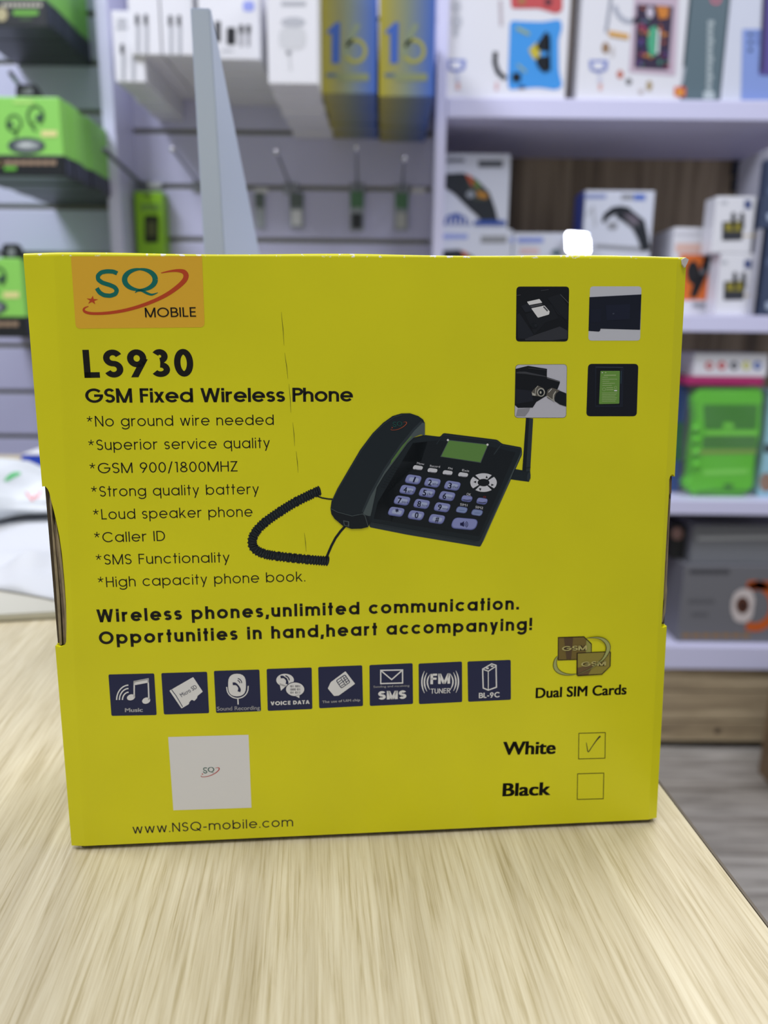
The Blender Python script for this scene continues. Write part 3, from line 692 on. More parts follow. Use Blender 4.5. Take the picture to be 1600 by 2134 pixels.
P = Print(FP); P.at(*ZC); P.rpoly(ink(70, 72, 78), [(206, 893), (712, 889), (704, 1416), (196, 1416)], 38, 1); P.rpoly(ink(198, 198, 212), [(209, 896), (709, 892), (701, 1413), (199, 1413)], 36, 2)
P.poly(D0, [(207, 935), (330, 905), (515, 935), (513, 1015), (640, 1055), (642, 1072), (620, 1130), (600, 1150), (500, 1205), (410, 1260), (375, 1315), (230, 1318), (200, 1290)], 3)
P.poly(ink(62, 64, 72), [(215, 965), (300, 962), (500, 1005), (512, 1016), (300, 985), (215, 980)], 4); P.line(D3, [(240, 965), (330, 975)], 6, 5); P.line(D2, [(330, 930), (510, 945)], 6, 5)
P.poly(ink(28, 32, 44), [(205, 1130), (360, 1150), (380, 1250), (210, 1280)], 4); P.poly(ink(90, 90, 96), [(515, 1018), (640, 1056), (640, 1066), (515, 1030)], 5)
P.poly(ink(150, 150, 160), [(225, 1330), (350, 1318), (340, 1345), (300, 1400), (210, 1400)], 3)
SIL, SIL2 = ink(186, 184, 176), ink(96, 92, 86)
P.poly(SIL2, [(362, 1160), (400, 1120), (425, 1100), (480, 1125), (494, 1160), (480, 1200), (440, 1206), (368, 1195)], 5)
P.poly(SIL, [(365, 1165), (405, 1185), (400, 1200), (370, 1194)], 6); P.ell(SIL, 455, 1165, 38, 42, 6); P.ell(BLK, 455, 1166, 28, 32, 7); P.ell(SIL, 450, 1166, 9, 13, 8); P.line(SIL, [(425, 1102), (405, 1125), (398, 1180)], 6, 7)
P.poly(BLK, [(590, 1170), (640, 1150), (703, 1175), (703, 1305), (640, 1285), (588, 1250)], 4)
P.poly(SIL2, [(520, 1140), (560, 1120), (640, 1145), (600, 1180), (580, 1250), (520, 1220), (508, 1190)], 5); P.line(SIL, [(600, 1155), (578, 1190), (574, 1245)], 10, 6); P.line(SIL, [(512, 1200), (590, 1255)], 7, 6); P.line(ICW, [(528, 1165), (560, 1130)], 5, 6)
P.build('printed_picture', box)
P = Print(FP); P.at(*ZC); P.rpoly(ink(16, 20, 32), [(918, 886), (1411, 886), (1395, 1400), (900, 1400)], 40, 1)
P.poly(ink(26, 32, 48), [(985, 915), (1262, 918), (1255, 1310), (985, 1310)], 2); P.poly(ink(12, 16, 26), [(1000, 930), (1235, 930), (1230, 1290), (995, 1290)], 3)
P.line(ink(74, 80, 96), [(990, 917), (1260, 920)], 4, 4); P.line(ink(44, 66, 80), [(1243, 955), (1238, 1080)], 9, 4); P.line(ink(30, 36, 52), [(1262, 925), (1255, 1310)], 5, 4)
GB, GT = ink(110, 156, 70), ink(178, 206, 140); P.rpoly(GB, [(1038, 955), (1228, 955), (1222, 1276), (1024, 1280)], 8, 4)
for i, (x0, x1, w_) in enumerate(((1072, 1190, 10), (1055, 1110, 6), (1055, 1200, 7), (1055, 1125, 6), (1058, 1180, 7), (1055, 1150, 6))): P.line(GT, [(x0, 998 + i * 20), (x1, 997 + i * 20)], w_ * .7, 5)
for i in range(6): P.line(GT, [(1052, 1172 + i * 16), (1200 - 8 * (i % 3), 1171 + i * 16)], 4, 5)
P.line(GT, [(1095, 1120), (1160, 1119)], 5, 5); P.line(GT, [(1095, 1140), (1165, 1139)], 5, 5); P.arcl(GT, 1073, 1135, 15, 15, 0, 360, 3, 5); P.rect(ICW, 1172, 1143, 1200, 1153, 5); P.ell(ICW, 1056, 972, 6, 5, 5); P.ell(GT, 1088, 972, 8, 5, 5); P.arcl(GT, 1185, 1118, 12, 12, 0, 360, 3, 5)
P.build('printed_picture', box)

# ---- the printed desk phone
ZP = (680, 850, 3.5556); Z3 = (480, 840, 2.353)
B0, B1, B2, B3 = ink(18, 26, 34), ink(26, 36, 44), ink(44, 54, 62), ink(78, 90, 94)
P = Print(FP); P.at(*Z3)
path = [(440, 428), (410, 440), (380, 455), (340, 474), (300, 496), (265, 518), (230, 541), (195, 565), (160, 592), (135, 617), (115, 645), (106, 672), (108, 700), (122, 718), (145, 732), (175, 742), (210, 748), (250, 753), (300, 759), (350, 764), (400, 769), (440, 772), (476, 774)]
den = []
for i in range(len(path) - 1):
    for k in range(6): den.append(tuple(Vector(path[i]).lerp(Vector(path[i + 1]), k / 6)))
den.append(path[-1])
for _ in range(3): den = [den[0]] + [((a[0] + b[0] + c[0]) / 3, (a[1] + b[1] + c[1]) / 3) for a, b, c in zip(den, den[1:], den[2:])] + [den[-1]]
[P.line(B0, den[i:i + 9], 40, 1) for i in range(0, len(den), 8)]
dist = 0; nxt = 0
for a, b in zip(den, den[1:]):
    dist += math.dist(a, b)
    if dist >= nxt:
        nxt += 13.2; t = math.degrees(math.atan2(b[1] - a[1], b[0] - a[0]))
        P.ell(B0, b[0], b[1], 8.5, 25, 2, t + 8, n=16); P.taper(B3, [(b[0] + 16 * math.cos(math.radians(t + 98 + s)), b[1] + (16) * math.sin(math.radians(t + 98 + s))) for s in (0,)] + [(b[0] + 1 * math.cos(math.radians(t)), b[1])], [1, 3.4], 3)
        P.taper(B2, [(b[0] - 14 * math.cos(math.radians(t + 98)), b[1] - 14 * math.sin(math.radians(t + 98))), (b[0], b[1]), (b[0] + 15 * math.cos(math.radians(t + 98)), b[1] + 15 * math.sin(math.radians(t + 98)))], [1, 3.5, 1], 3)
P.line(B0, [(425, 456), (450, 465), (480, 470), (508, 472)], 7, 2)
P.line(B0, [(570, 595), (540, 628), (515, 662), (495, 700), (480, 735), (470, 760)], 12, 2)
P.build('printed_cord', box)
P = Print(FP); P.at(*ZP)
P.poly(B1, [(1365, 530), (1395, 452), (1450, 462), (1510, 470), (1512, 520), (1500, 548)], 1); P.poly(B0, [(1478, 74), (1502, 76), (1478, 470), (1450, 466)], 2); P.poly(B2, [(1502, 76), (1531, 78), (1509, 470), (1478, 470)], 2)
P.ell(B2, 1498, 510, 13, 34, 3, 8); P.line(B0, [(1476, 445), (1512, 440)], 4, 4)
P.build('printed_antenna', box)
P = Print(FP); P.at(*ZP)
P.poly(B1, [(728, 203), (600, 258), (500, 395), (425, 490), (365, 595), (325, 760), (330, 850), (480, 850), (700, 400), (760, 215)], 3)
P.rpoly(B2, [(610, 230), (725, 200), (843, 214), (866, 186), (1265, 236), (1302, 266), (1446, 292), (1450, 345), (1160, 990), (1140, 1030), (900, 990), (600, 940), (318, 884), (330, 700)], 14, 1)
P.rpoly(B1, [(610, 230), (725, 200), (843, 214), (866, 186), (1265, 236), (1302, 266), (1440, 292), (1432, 345), (1138, 980), (1110, 992), (900, 955), (600, 900), (324, 846), (330, 700)], 14, 2)
P.poly(B0, [(640, 260), (830, 240), (880, 250), (1230, 290), (1400, 330), (1130, 950), (350, 820), (380, 700)], 3)
P.line(B2, [(835, 235), (862, 200), (1262, 248), (1300, 278), (1436, 302)], 5, 4); P.line(B2, [(1290, 275), (1240, 345)], 8, 4); P.line(B2, [(850, 218), (815, 268)], 5, 4)
P.line(B3, [(1444, 330), (1160, 985)], 6, 3); P.line(B2, [(330, 850), (700, 918), (1118, 990)], 5, 4)
P.poly(B3, [(905, 236), (1200, 270), (1143, 408), (843, 362)], 4); P.poly(ink(98, 142, 72), [(907, 241), (1194, 273), (1139, 402), (850, 359)], 5); P.ell(ICW, 899, 238, 8, 8, 6); P.ell(ICW, 1192, 272, 8, 8, 6)
for r in range(9):
    for c in range(6): P.ell(BLK, 505 + c * 12 - r * 12, 440 + r * 18 + c * 3, 4, 3, 5, n=6)
P.build('printed_phone_body', box)
P = Print(FP); P.at(*ZP)
hs = [(30, 745), (38, 690), (80, 600), (150, 480), (250, 310), (340, 190), (420, 110), (490, 60), (555, 41), (620, 40), (680, 60), (715, 85), (729, 112), (728, 205), (700, 196), (650, 216), (600, 262), (520, 372), (430, 492), (372, 590), (336, 760), (326, 850), (308, 882), (260, 894), (185, 896), (120, 872), (62, 822), (36, 785)]
P.poly(B1, hs, 5)
P.poly(B3, [(729, 112), (728, 205), (700, 196), (650, 216), (600, 262), (520, 372), (430, 492), (372, 590), (336, 760), (326, 800), (285, 800), (272, 780), (330, 650), (430, 470), (560, 285), (650, 170), (712, 108)], 6)
P.poly(B2, [(712, 108), (650, 170), (560, 285), (430, 470), (330, 650), (272, 780), (262, 765), (315, 640), (420, 455), (545, 270), (640, 155), (700, 95)], 6)
P.poly(ink(88, 124, 70), [(640, 205), (600, 250), (520, 362), (470, 425), (480, 390), (560, 280), (620, 215)], 7)
P.poly(B0, [(36, 785), (34, 748), (80, 775), (190, 805), (272, 788), (310, 800), (326, 850), (308, 882), (260, 894), (185, 896), (120, 872), (62, 822)], 7)
P.line(B3, [(33, 745), (80, 770), (190, 800), (268, 784), (285, 798), (310, 880)], 4, 8); P.line(B2, [(42, 690), (90, 595), (260, 312), (350, 190), (430, 115), (500, 68), (560, 50)], 8, 7)
P.poly(B3, [(124, 832), (168, 840), (168, 880), (130, 870)], 8); P.poly(BLK, [(130, 840), (160, 845), (158, 872), (136, 866)], 9)
logo(P, lambda x, y: (480 + (x - 320) * .255, 92 + (y - 80) * .32), .24, 8, ink(30, 84, 78), ink(170, 80, 50))
P.build('printed_handset', box)
P = Print(FP); P.at(*ZP)
WB, PB, PB2, DN = ink(214, 216, 228), ink(140, 148, 206), ink(172, 184, 222), ink(20, 24, 74)
def key(m, cx, cy, w_, h_, layer, rot=9, r=None, sh=.12):
    c, n = math.cos(math.radians(rot)), math.sin(math.radians(rot)); q = []
    for x, y in ((-.5, -.5), (.5, -.5), (.5, .5), (-.5, .5)):
        X, Y = x * w_ - y * h_ * sh * 2, y * h_; q.append((cx + X * c - Y * n, cy + X * n + Y * c))
    P.rpoly(m, q, r or h_ * .4, layer)
for (x, y), s in zip(((677, 443), (785, 463), (897, 480), (1012, 495)), ('Menu', 'Record', 'FM', 'Exit')):
    key(BLK, x, y + 4, 78, 42, 4); key(WB, x, y, 70, 32, 5, r=16); P.line(ink(120, 122, 136), [(x - 24, y + 10), (x, y + 15), (x + 26, y + 15)], 5, 6)
    n_ = 11 * len(s); P.text(WB, s, (x - n_ / 2 + 14, y - 27), (x + n_ / 2 + 22, y - 20), 15, 0, 5)
xs_ = [((643, 527), (785, 550), (932, 573)), ((602, 604), (745, 625), (893, 650)), ((560, 683), (705, 708), (857, 733)), ((517, 766), (664, 792), (817, 820))]
lab = ('1  ', '2abc', '3def', '4ghi', '5jkl', '6mno', '7pqrs', '8tuv', '9wxyz', '*  ', '0  ', '#  ')
for i in range(12):
    x, y = xs_[i // 3][i % 3]; key(ink(104, 112, 176), x, y + 3, 112, 66, 4); key(PB, x, y - 1, 106, 58, 5); key(PB2, x + 4, y + 4, 70, 30, 6, r=12)
    d, rest = lab[i][0], lab[i][1:].strip(); ox = 0 if not rest else -22
    P.text(DN, d, (x + ox - (5 if d == '1' else 13), y + 20), (x + ox + (5 if d == '1' else 13), y + 24), 40 if d != '*' else 40, .02, 7)
    if rest: P.text(ink(60, 66, 120), rest, (x - 2, y + 16), (x + 44, y + 23), 15, 0, 7)
for k in range(4):
    a0 = 45 + 90 * k + 7; o_ = arc(1163, 553, 98, 69, a0, a0 + 76, 12); i_ = arc(1163, 553, 44, 28, a0 + 76, a0, 12); P.poly(WB, o_ + i_, 5)
P.ell(BLK, 1163, 553, 40, 25, 5)
for x, y, r in ((1186, 512, -90), (1100, 548, 180), (1228, 570, 0), (1138, 603, 90)):
    c, n = math.cos(math.radians(r)), math.sin(math.radians(r)); P.poly(BLK, [(x + 12 * c, y + 12 * n), (x - 8 * c - 9 * n, y - 8 * n + 9 * c), (x - 8 * c + 9 * n, y - 8 * n - 9 * c)], 6)
for x, y in ((1040, 672), (1152, 690)): key(ink(104, 112, 176), x, y, 78, 46, 4, r=22); key(PB, x, y - 6, 72, 30, 5, r=15); P.line(B2, [(x - 26, y + 6), (x, y + 12), (x + 28, y + 8)], 4, 6)
for x, y in ((1002, 755), (1115, 775)): key(ink(104, 112, 176), x, y, 80, 46, 4, r=22); key(ink(134, 152, 200), x, y, 72, 38, 5, r=18); P.line(ink(100, 116, 168), [(x - 20, y + 2), (x + 20, y + 4)], 3, 6)
P.text(WB, 'OK', (1036, 647), (1068, 652), 18, 0, 5); P.text(WB, 'SIM1', (988, 722), (1042, 730), 17, 0, 5); P.text(WB, 'SIM2', (1102, 742), (1158, 750), 17, 0, 5); P.text(ink(140, 40, 40), 'o', (1160, 664), (1180, 666), 18, 0, 5)
key(ink(104, 112, 176), 1022, 858, 186, 84, 4, 5, 40); key(PB, 1022, 856, 176, 74, 5, 5, 36); P.rpoly(DN, [(990, 850), (1003, 850), (1018, 838), (1018, 880), (1003, 872), (990, 870)], 1, 6)
for r in (12, 22, 32): P.arcl(DN, 1014, 862, r, r * .9, -50, 50, 4, 6)
P.build('printed_keypad', box)
# fold scratches
SCR = ink(120, 118, 20)
for a, b in (((586, 650), (592, 720)), ((593, 735), (600, 790)), ((602, 800), (606, 860)), ((610, 880), (614, 930)), ((617, 940), (621, 985)), ((634, 1110), (638, 1150))):
    P = Print(FP); P.taper(SCR, [a, ((a[0] + b[0]) / 2 + .5, (a[1] + b[1]) / 2), b], [.4, 1.4, .4], 1)
    P.build('scratch_line', box)

# ============================================================ THINGS BEHIND THE CARTON
# tall wedge stand
YF = .50
a0, a1 = atY(396, 16, YF), atY(437, 17, YF); b0, b1 = atY(425, 531, YF), atY(468.5, 531, YF)
def ext(p, q, z): t = (z - p.z) / (q.z - p.z); return p.lerp(q, t)
c0, c1 = ext(a0, b0, TZ + .012), ext(a1, b1, TZ + .012)
Yb = YF * (b1.x / atY(541, 531, YF).x)
bk = Vector((b1.x, Yb, atY(541, 531, Yb).z)); bk2 = ext(Vector((a1.x, YF, a1.z)), bk, TZ + .012)
std = empty('display_stand', (c0.x, YF, TZ), 'tall pale grey wedge-shaped stand rising behind the yellow carton', 'stand')
fin_m = mat('pale_grey_plastic', (192, 204, 228), .4)
bm = bmesh.new()
tri_l = [a0, c0, Vector((c0.x, bk2.y, c0.z)), a0 + Vector((0, .004, .001))]
tri_r = [a1, c1, Vector((c1.x, bk2.y, c1.z)), a1 + Vector((0, .004, .001))]
vl = [bm.verts.new(p) for p in tri_l]; vr = [bm.verts.new(p) for p in tri_r]
bm.faces.new(vl); bm.faces.new(vr[::-1])
for i in range(4): bm.faces.new((vl[i], vr[i], vr[(i + 1) % 4], vl[(i + 1) % 4]))
bmesh.ops.recalc_face_normals(bm, faces=bm.faces)
bmesh.ops.bevel(bm, geom=list(bm.edges), offset=.0006, segments=2, affect='EDGES')
link('upright', bm, fin_m, std)
link('base_plate', box_bm((c0.x - .05, YF - .02, TZ + .0004), (c1.x + .05, bk2.y + .02, TZ + .0125), .003), fin_m, std)

# white counter mat, papers, plastic bag, blue carton
def sheet(bm, pts, t): add_prism(bm, pts, (0, 0, t))
bm = bmesh.new(); m0, m1 = atZ(-260, 1295, TZ + .006), atZ(200, 1270, TZ + .006)
add_prism(bm, [Vector((m0.x, m0.y, TZ + .0004)), Vector((m1.x, m1.y, TZ + .0004)), Vector((m1.x, 1.0, TZ + .0004)), Vector((m0.x, 1.0, TZ + .0004))], (0, 0, .0056))
bmesh.ops.bevel(bm, geom=[e for e in bm.edges], offset=.001, segments=2, affect='EDGES')
o = link('counter_mat', bm, mat('cream_mat', (190, 187, 174), .5), loc=(m0.x, m0.y, TZ)); tag(o, 'cream mat lying on the counter under the white sheets', 'mat')
def wavy(name, x0, x1, y0, y1, z0, amp, seed, m, label, cat, front=None, group=None, t=.0012):
    random.seed(seed); ph = [random.uniform(0, 6) for _ in range(6)]; bm = bmesh.new(); N, M = 70, 44; g = []
    for j in range(M + 1):
        row = []
        for i in range(N + 1):
            u, v = i / N, j / M; x = x0 + (x1 - x0) * u; yf = front(x) if front else y0; y = yf + (y1 - yf) * v
            w_ = math.sin(math.pi * v / .26) if v < .26 else 0
            z = z0 + amp * w_ * (.5 + .5 * math.sin(34 * u + 9 * v + ph[0])) ** 2 + amp * .6 * w_ * (math.sin(23 * u - 16 * v + ph[1]) ** 2) + .001 * v
            row.append(bm.verts.new((x, y, z)))
        g.append(row)
    for j in range(M):
        for i in range(N): bm.faces.new((g[j][i], g[j][i + 1], g[j + 1][i + 1], g[j + 1][i]))
    o = link(name, bm, m, loc=((x0 + x1) / 2, (y0 + y1) / 2, z0), smooth=True); so = o.modifiers.new('thickness', 'SOLIDIFY'); so.thickness = t; so.offset = 1
    return tag(o, label, cat, group)
PAPER = mat('paper_white', (200, 202, 206), .6)
f0, f1 = atZ(-60, 1208, TZ + .012), atZ(130, 1248, TZ + .012)
sl = (f1.y - f0.y) / (f1.x - f0.x)
wavy('plastic_sheet', f0.x - .22, f1.x + .04, f0.y, .96, TZ + .0068, .010, 3, PAPER, 'white crinkled plastic sheet spread on the cream mat below the bag', 'plastic sheet', front=lambda x: f0.y + sl * (x - f0.x) + .006 * math.sin((x - f0.x) * 22))
# bag: a soft lump with folds
def bag():
    c = atY(-20, 1040, .80)
    root = empty('plastic_bag', (c.x, .80, TZ + .0105), 'crumpled white plastic bag with green and red marks beside the yellow carton', 'bag')
    bm = bmesh.new(); bmesh.ops.create_uvsphere(bm, u_segments=72, v_segments=44, radius=1)
    for v in bm.verts:
        p = v.co.copy(); n = .035 * math.sin(4 * p.x + 3 * p.z + 1) + .03 * math.sin(7 * p.y - 5 * p.x + 4 * p.z) + .02 * math.sin(13 * p.x + 9 * p.z - 5 * p.y) + .012 * math.sin(25 * p.z - 17 * p.x)
        p *= 1 + n; t = max(0, min(1, (p.x - .06) / .22)); t = t * t * (3 - 2 * t)
        v.co = Vector((c.x + p.x * .155, .80 + p.y * (.085 - .012 * t) + .045 * t, TZ + .0105 + max(0.0, (p.z * .032 + .026) * (1 - .5 * t))))
    link('bag_body', bm, mat('bag_film_white', (214, 218, 222), .4, spec=.4), root, smooth=True)
    return root
bg = bag(); bpy.context.view_layer.update()
# marks printed on the bag, laid on its surface
def on_bag(P2, name, m):
    dg = bpy.context.evaluated_depsgraph_get(); body = bg.children[0]; bm = bmesh.new(); inv = Vector(bg.location)
    for poly in P2:
        vs = []
        for (x, y) in poly:
            d = ray(x, y).normalized(); ok, hit, nn, _ = body.ray_cast(EYE - inv, d)
            if not ok: vs = []; break
            vs.append(bm.verts.new(hit + inv - d * .0012))
        if len(vs) > 2: bm.faces.new(vs)
    link(name, bm, m, bg)
ZG = lambda L: [(x / 5.333, 900 + y / 5.333) for x, y in L]
def chop(a, b, n=10): return [[a[i], a[i + 1], b[i + 1], b[i]] for i in range(len(a) - 1)]
on_bag(chop(ZG([(45, 545), (70, 505), (110, 465), (160, 445), (225, 445)]), ZG([(48, 550), (100, 540), (150, 510), (190, 490), (232, 470)])), 'green_leaf_mark', ink(96, 190, 120))
on_bag(chop(ZG([(285, 670), (310, 715), (335, 745), (350, 765)]), ZG([(298, 665), (322, 700), (345, 725), (362, 745)])) + chop(ZG([(350, 765), (368, 735), (375, 700)]), ZG([(362, 770), (382, 738), (388, 702)])) + chop(ZG([(385, 705), (400, 735), (405, 740)]), ZG([(398, 700), (412, 722), (418, 728)])) + chop(ZG([(408, 735), (430, 690), (445, 650)]), ZG([(420, 740), (445, 695), (458, 655)])), 'red_letter_mark', ink(226, 130, 130))
# blue carton
def carton(name, label, cat, px, Y, depth, m, zbase=None, group=None, bevel=.0015, ztop_=None, bodyname='carton_body'):
    x0, y0, x1, y1 = px; A = atY((x0 + x1) / 2, y0, Y); B = atY((x0 + x1) / 2, y1, Y); ym = (y0 + y1) / 2
    xa, xb = atY(x0, ym, Y).x, atY(x1, ym, Y).x; z1 = A.z if ztop_ is None else ztop_; z0 = B.z if zbase is None else zbase
    r = empty(name, ((xa + xb) / 2, Y + depth / 2, z0), label, cat, group)
    link(bodyname, box_bm((xa, Y, z0), (xb, Y + depth, z1), bevel), m, r)
    return r
bc = carton('blue_carton', 'blue carton with white flap behind the crumpled plastic bag', 'box', (46, 951, 140, 1010), 1.04, .12, mat('blue_board', (24, 66, 190), .4), zbase=TZ + .0005)
P = Print(planeY(1.04)); P.at(0, 900, 5.333); P.poly(ink(20, 116, 226), [(250, 350), (420, 375), (760, 420), (760, 560), (250, 560)], 1); P.build('light_blue_band', bc)
A = atY(46, 949, 1.04); B = atY(140, 930, 1.04)
bm = bmesh.new(); add_prism(bm, [Vector((A.x, 1.042, A.z + .0005)), Vector((B.x, 1.042, A.z + .0005)), Vector((B.x, 1.15, A.z + .014)), Vector((A.x + .03, 1.15, A.z + .010))], (0, 0, .0015)); link('open_flap', bm, CARD_W, bc)

# ------------------------------------------------------------ products hung on the slat wall
def stack(name, label_front, label_rest, cat, group, px, Yf, m, n, decor=None, band=None, gap=.0):
    """a row of equal cartons hung one behind another on a hook, back to the wall"""
    d = (YW - .0003 - Yf) / n
    f = carton(name, label_front, cat, px, Yf, d - .0005, m, group=group, bevel=.002)
    if band: band(f, Yf, d - .0005)
    body = list(f.children)
    for k in range(1, n):
        c = f.copy(); C.objects.link(c); c.location.y += d * k; c['label'] = label_rest
        c.location.x += random.uniform(-1, 1) * gap; c.location.z += random.uniform(-1, 1) * gap
        for b in body: q = b.copy(); C.objects.link(q); q.parent = c
    if decor:
        P = Print(planeY(Yf, .0004)); decor(P); P.build('front_print', f)
    return f
# green and black boxes
GREEN = mat('green_board', (138, 208, 92), .45); GBK = mat('black_board', (26, 30, 32), .35)
def green_band(px, Yf):
    def go(root, Y, d):
        x0, y0, x1, y1 = px; ym = (y0 + y1) / 2; xa, xb = atY(x0, ym, Y).x - .0004, atY(x1, ym, Y).x + .0004
        z0 = root.location.z - .0004; H_ = (atY((x0 + x1) / 2, y0, Y).z - z0); z1 = z0 + H_ * .27
        link('black_lower_band', box_bm((xa, Y - .0004, z0), (xb, Y + d + .0004, z1), .001), GBK, root)
        bm = bmesh.new()
        for k in (0.12, .55): add_box(bm, (xb - .0002, Y + d * k, z0 + H_ * .05), (xb + .0005, Y + d * (k + .28), z1 - H_ * .03))
        link('side_panel_print', bm, ink(70, 74, 92), root)
    return go
PG = ink(66, 110, 58)
def ear_print(P, dx=0, dy=0, k=2.857):
    P.at(dx, dy, k)
    P.arcl(PG, 84, 735, 42, 48, 60, 400, 14, 2); P.line(PG, [(105, 760), (92, 815)], 16, 2); P.ell(ink(60, 84, 70), 60, 745, 22, 16, 2, -30)
    P.arcl(PG, 212, 690, 46, 56, 100, 420, 16, 2); P.line(PG, [(180, 730), (212, 780)], 18, 2); P.ell(ink(60, 84, 70), 235, 700, 28, 18, 3, -40)
    P.ell(ink(70, 80, 84), 158, 868, 112, 48, 2); P.ell(ink(150, 158, 158), 165, 868, 74, 26, 3); P.ell(ink(196, 202, 200), 158, 862, 40, 12, 4)
    P.rrect(ink(226, 220, 150), 246, 778, 342, 814, 10, 2); P.rrect(ink(176, 226, 120), 80, 596, 200, 618, 6, 2)
    for x in range(-10, 340, 44): P.rrect(ink(150, 128, 106) if x % 88 else ink(176, 172, 166), x, 955, x + 38, 984, 4, 3)
    P.ell(ink(150, 140, 100), 2, 970, 18, 22, 3); P.rrect(ink(96, 170, 60), 26, 990, 100, 1016, 8, 3)
G_grp = 'green and black earphone boxes hung on the slat wall'
random.seed(2)
px = (-70, 201, 129, 366)
g2 = stack('earphone_box', 'green earphone box with black base and hanging tab, front of its stack above counter', 'green earphone box in the row behind the green front one with the tab', 'box', G_grp, px, 1.40, GREEN, 8, ear_print, green_band(px, 1.40), .001)
px1 = (-90, -170, 89, 55)
def top_print(P):
    P.at(0, 0, 6.957)
    for x in range(30, 560, 66): P.rrect(ink(190, 186, 170), x, 50, x + 52, 104, 12, 3)
    P.ell(ink(176, 166, 128), 30, 215, 84, 100, 3); P.rrect(ink(104, 168, 62), 190, 150, 560, 225, 30, 3); P.rrect(ink(60, 82, 52), 290, 250, 470, 300, 10, 3)
g1 = stack('earphone_box', 'green and black box, front of the topmost stack, only its black base in view', 'green and black box in the row behind the topmost front one', 'box', G_grp, px1, 1.52, GREEN, 6, top_print, green_band(px1, 1.52), .001)
px3 = (-150, 537, 50, 702)
def low_print(P):
    P.at(-79, 336, 2.857); ear_print(P, -79, 336)
g3 = stack('earphone_box', 'green earphone box with black base, front of the lowest stack behind the carton edge', 'green earphone box in the row behind the lowest green front one', 'box', G_grp, px3, 1.40, GREEN, 8, low_print, green_band(px3, 1.40), .001)
for root, Y, (x0, x1, yt, yb) in ((g2, 1.40, (33, 80, 176, 203)), (g3, 1.40, (4, 44, 508, 539))):
    bm = bmesh.new(); pln = planeY(Y)
    q = [atY(x, y, Y + .004) for x, y in ((x0, yb + 2), (x0, yt + 6), (x0 + 5, yt), (x1 - 8, yt), (x1, yt + 6), (x1 + 12, yb), (x1 + 12, yb + 2))]
    add_prism(bm, q, (0, .0012, 0))
    for f in list(bm.faces):
        if len(f.verts) > 4: bmesh.ops.triangulate(bm, faces=[f])
    link('hang_tab', bm, GBK, root)
    P = Print(planeY(Y + .0035)); P.rrect(ink(120, 128, 126), x0 + 12, yt + 8, x1 - 12, yb - 4, 5, 1); P.build('tab_window', root)

# hooks
def hook(name, label, base, tip, Yt, r=.0028, ball=True, group='ball-tipped hooks on the slat wall', m=None):
    A = atY(*base, YW - .001); B = atY(*tip, Yt); root = empty(name, A, label, 'hook', group)
    m = m or STEEL
    link('back_plate', box_bm((A.x - .016, YW - .004, A.z - .012), (A.x + .016, YW - .0005, A.z + .010), .001), STEEL, root)
    bm = bmesh.new(); D = B - A; add_tube(bm, [A, A + D * .1 + Vector((0, 0, 0)), A + D * .85, B], r); link('rod', bm, m, root, smooth=True)
    if ball:
        bm = bmesh.new(); bmesh.ops.create_icosphere(bm, subdivisions=2, radius=.0055, matrix=Matrix.Translation(B)); link('ball_tip', bm, mat('chrome_tip', (210, 210, 214), .12, metal=1), root, smooth=True)
    return root
hook('wall_hook', 'ball-tipped steel hook above the lime green packet beside the wedge stand', (418, 388), (360, 311), 1.52)
hook('wall_hook', 'ball-tipped steel hook under the white adapter boxes beside the wedge stand', (606, 392), (576, 317), 1.50)
hook('wall_hook', 'ball-tipped steel hook under the first stack of blue and yellow boxes', (744, 393), (743, 308), 1.47)
hook('wall_hook', 'ball-tipped steel hook beside the shelf post, shortest of the row', (838, 396), (842, 331), 1.52)
hook('wall_hook', 'dark rod hook crossing the white post above the lime green packet', (300, 388), (216, 312), 1.45, .004, False, m=mat('dark_rod', (70, 72, 82), .4))
hook('wall_hook', 'grey hook rising over the green earphone box with the tab', (56, 200), (22, 152), 1.38, .004, False, m=mat('dark_rod', (70, 72, 82)))
# price packets on the wall under the hooks
CLEAR = mat('clear_film', (196, 204, 208), .2, alpha=.55)
def packet(px, label, top, mid=None):
    x0, y0, x1, y1 = px; Y = YW - .010
    a, b = atY(x0, y0, Y), atY(x1, y1, Y); r = empty('hanging_packet', ((a.x + b.x) / 2, Y, b.z), label, 'packet', 'small clear packets hung under the hooks')
    link('film_bag', box_bm((a.x, Y, b.z), (b.x, YW - .0005, a.z), .002), CLEAR, r)
    zt = a.z - (a.z - b.z) * .42; link('header_card', box_bm((a.x + .001, Y - .001, zt), (b.x - .001, Y - .0002, a.z), .0003), top, r)
    if mid: link('packed_item', box_bm((a.x + .004, Y - .004, b.z + .004), (b.x - .004, Y - .0003, b.z + .034), .001), mid, r)
    return r
GC = mat('header_green', (84, 128, 92), .5); GCd = mat('header_grey_green', (92, 104, 100), .5)
packet((530, 402, 552, 475), 'small clear packet with grey header, half hidden by the wedge stand', GCd)
packet((603, 402, 633, 474), 'small clear packet with grey header under the adapter boxes', GCd, mat('item_white', (220, 222, 224), .4))
packet((729, 398, 758, 481), 'small clear packet with green header and dark item inside', GC, mat('item_dark', (44, 46, 50), .4))
packet((823, 402, 850, 480), 'small clear packet with green header and pale item beside the post', GC, mat('item_pale', (190, 192, 186), .4))
# small aluminium clips sitting in the groove
for i, (x, y) in enumerate(((322, 387), (545, 398), (872, 397))):
    a = atY(x, y, YW - .004)
    tag(link('groove_clip', box_bm((a.x - .014, YW - .006, a.z - .005), (a.x + .014, YW + .0, a.z + .006), .001), mat('clip_white', (222, 222, 224), .3), loc=a),
        ('white clip in the wall groove above the lime green packet', 'white clip in the wall groove beside the wedge stand', 'white clip in the wall groove next to the shelf post')[i], 'clip', 'white clips in the wall groove')
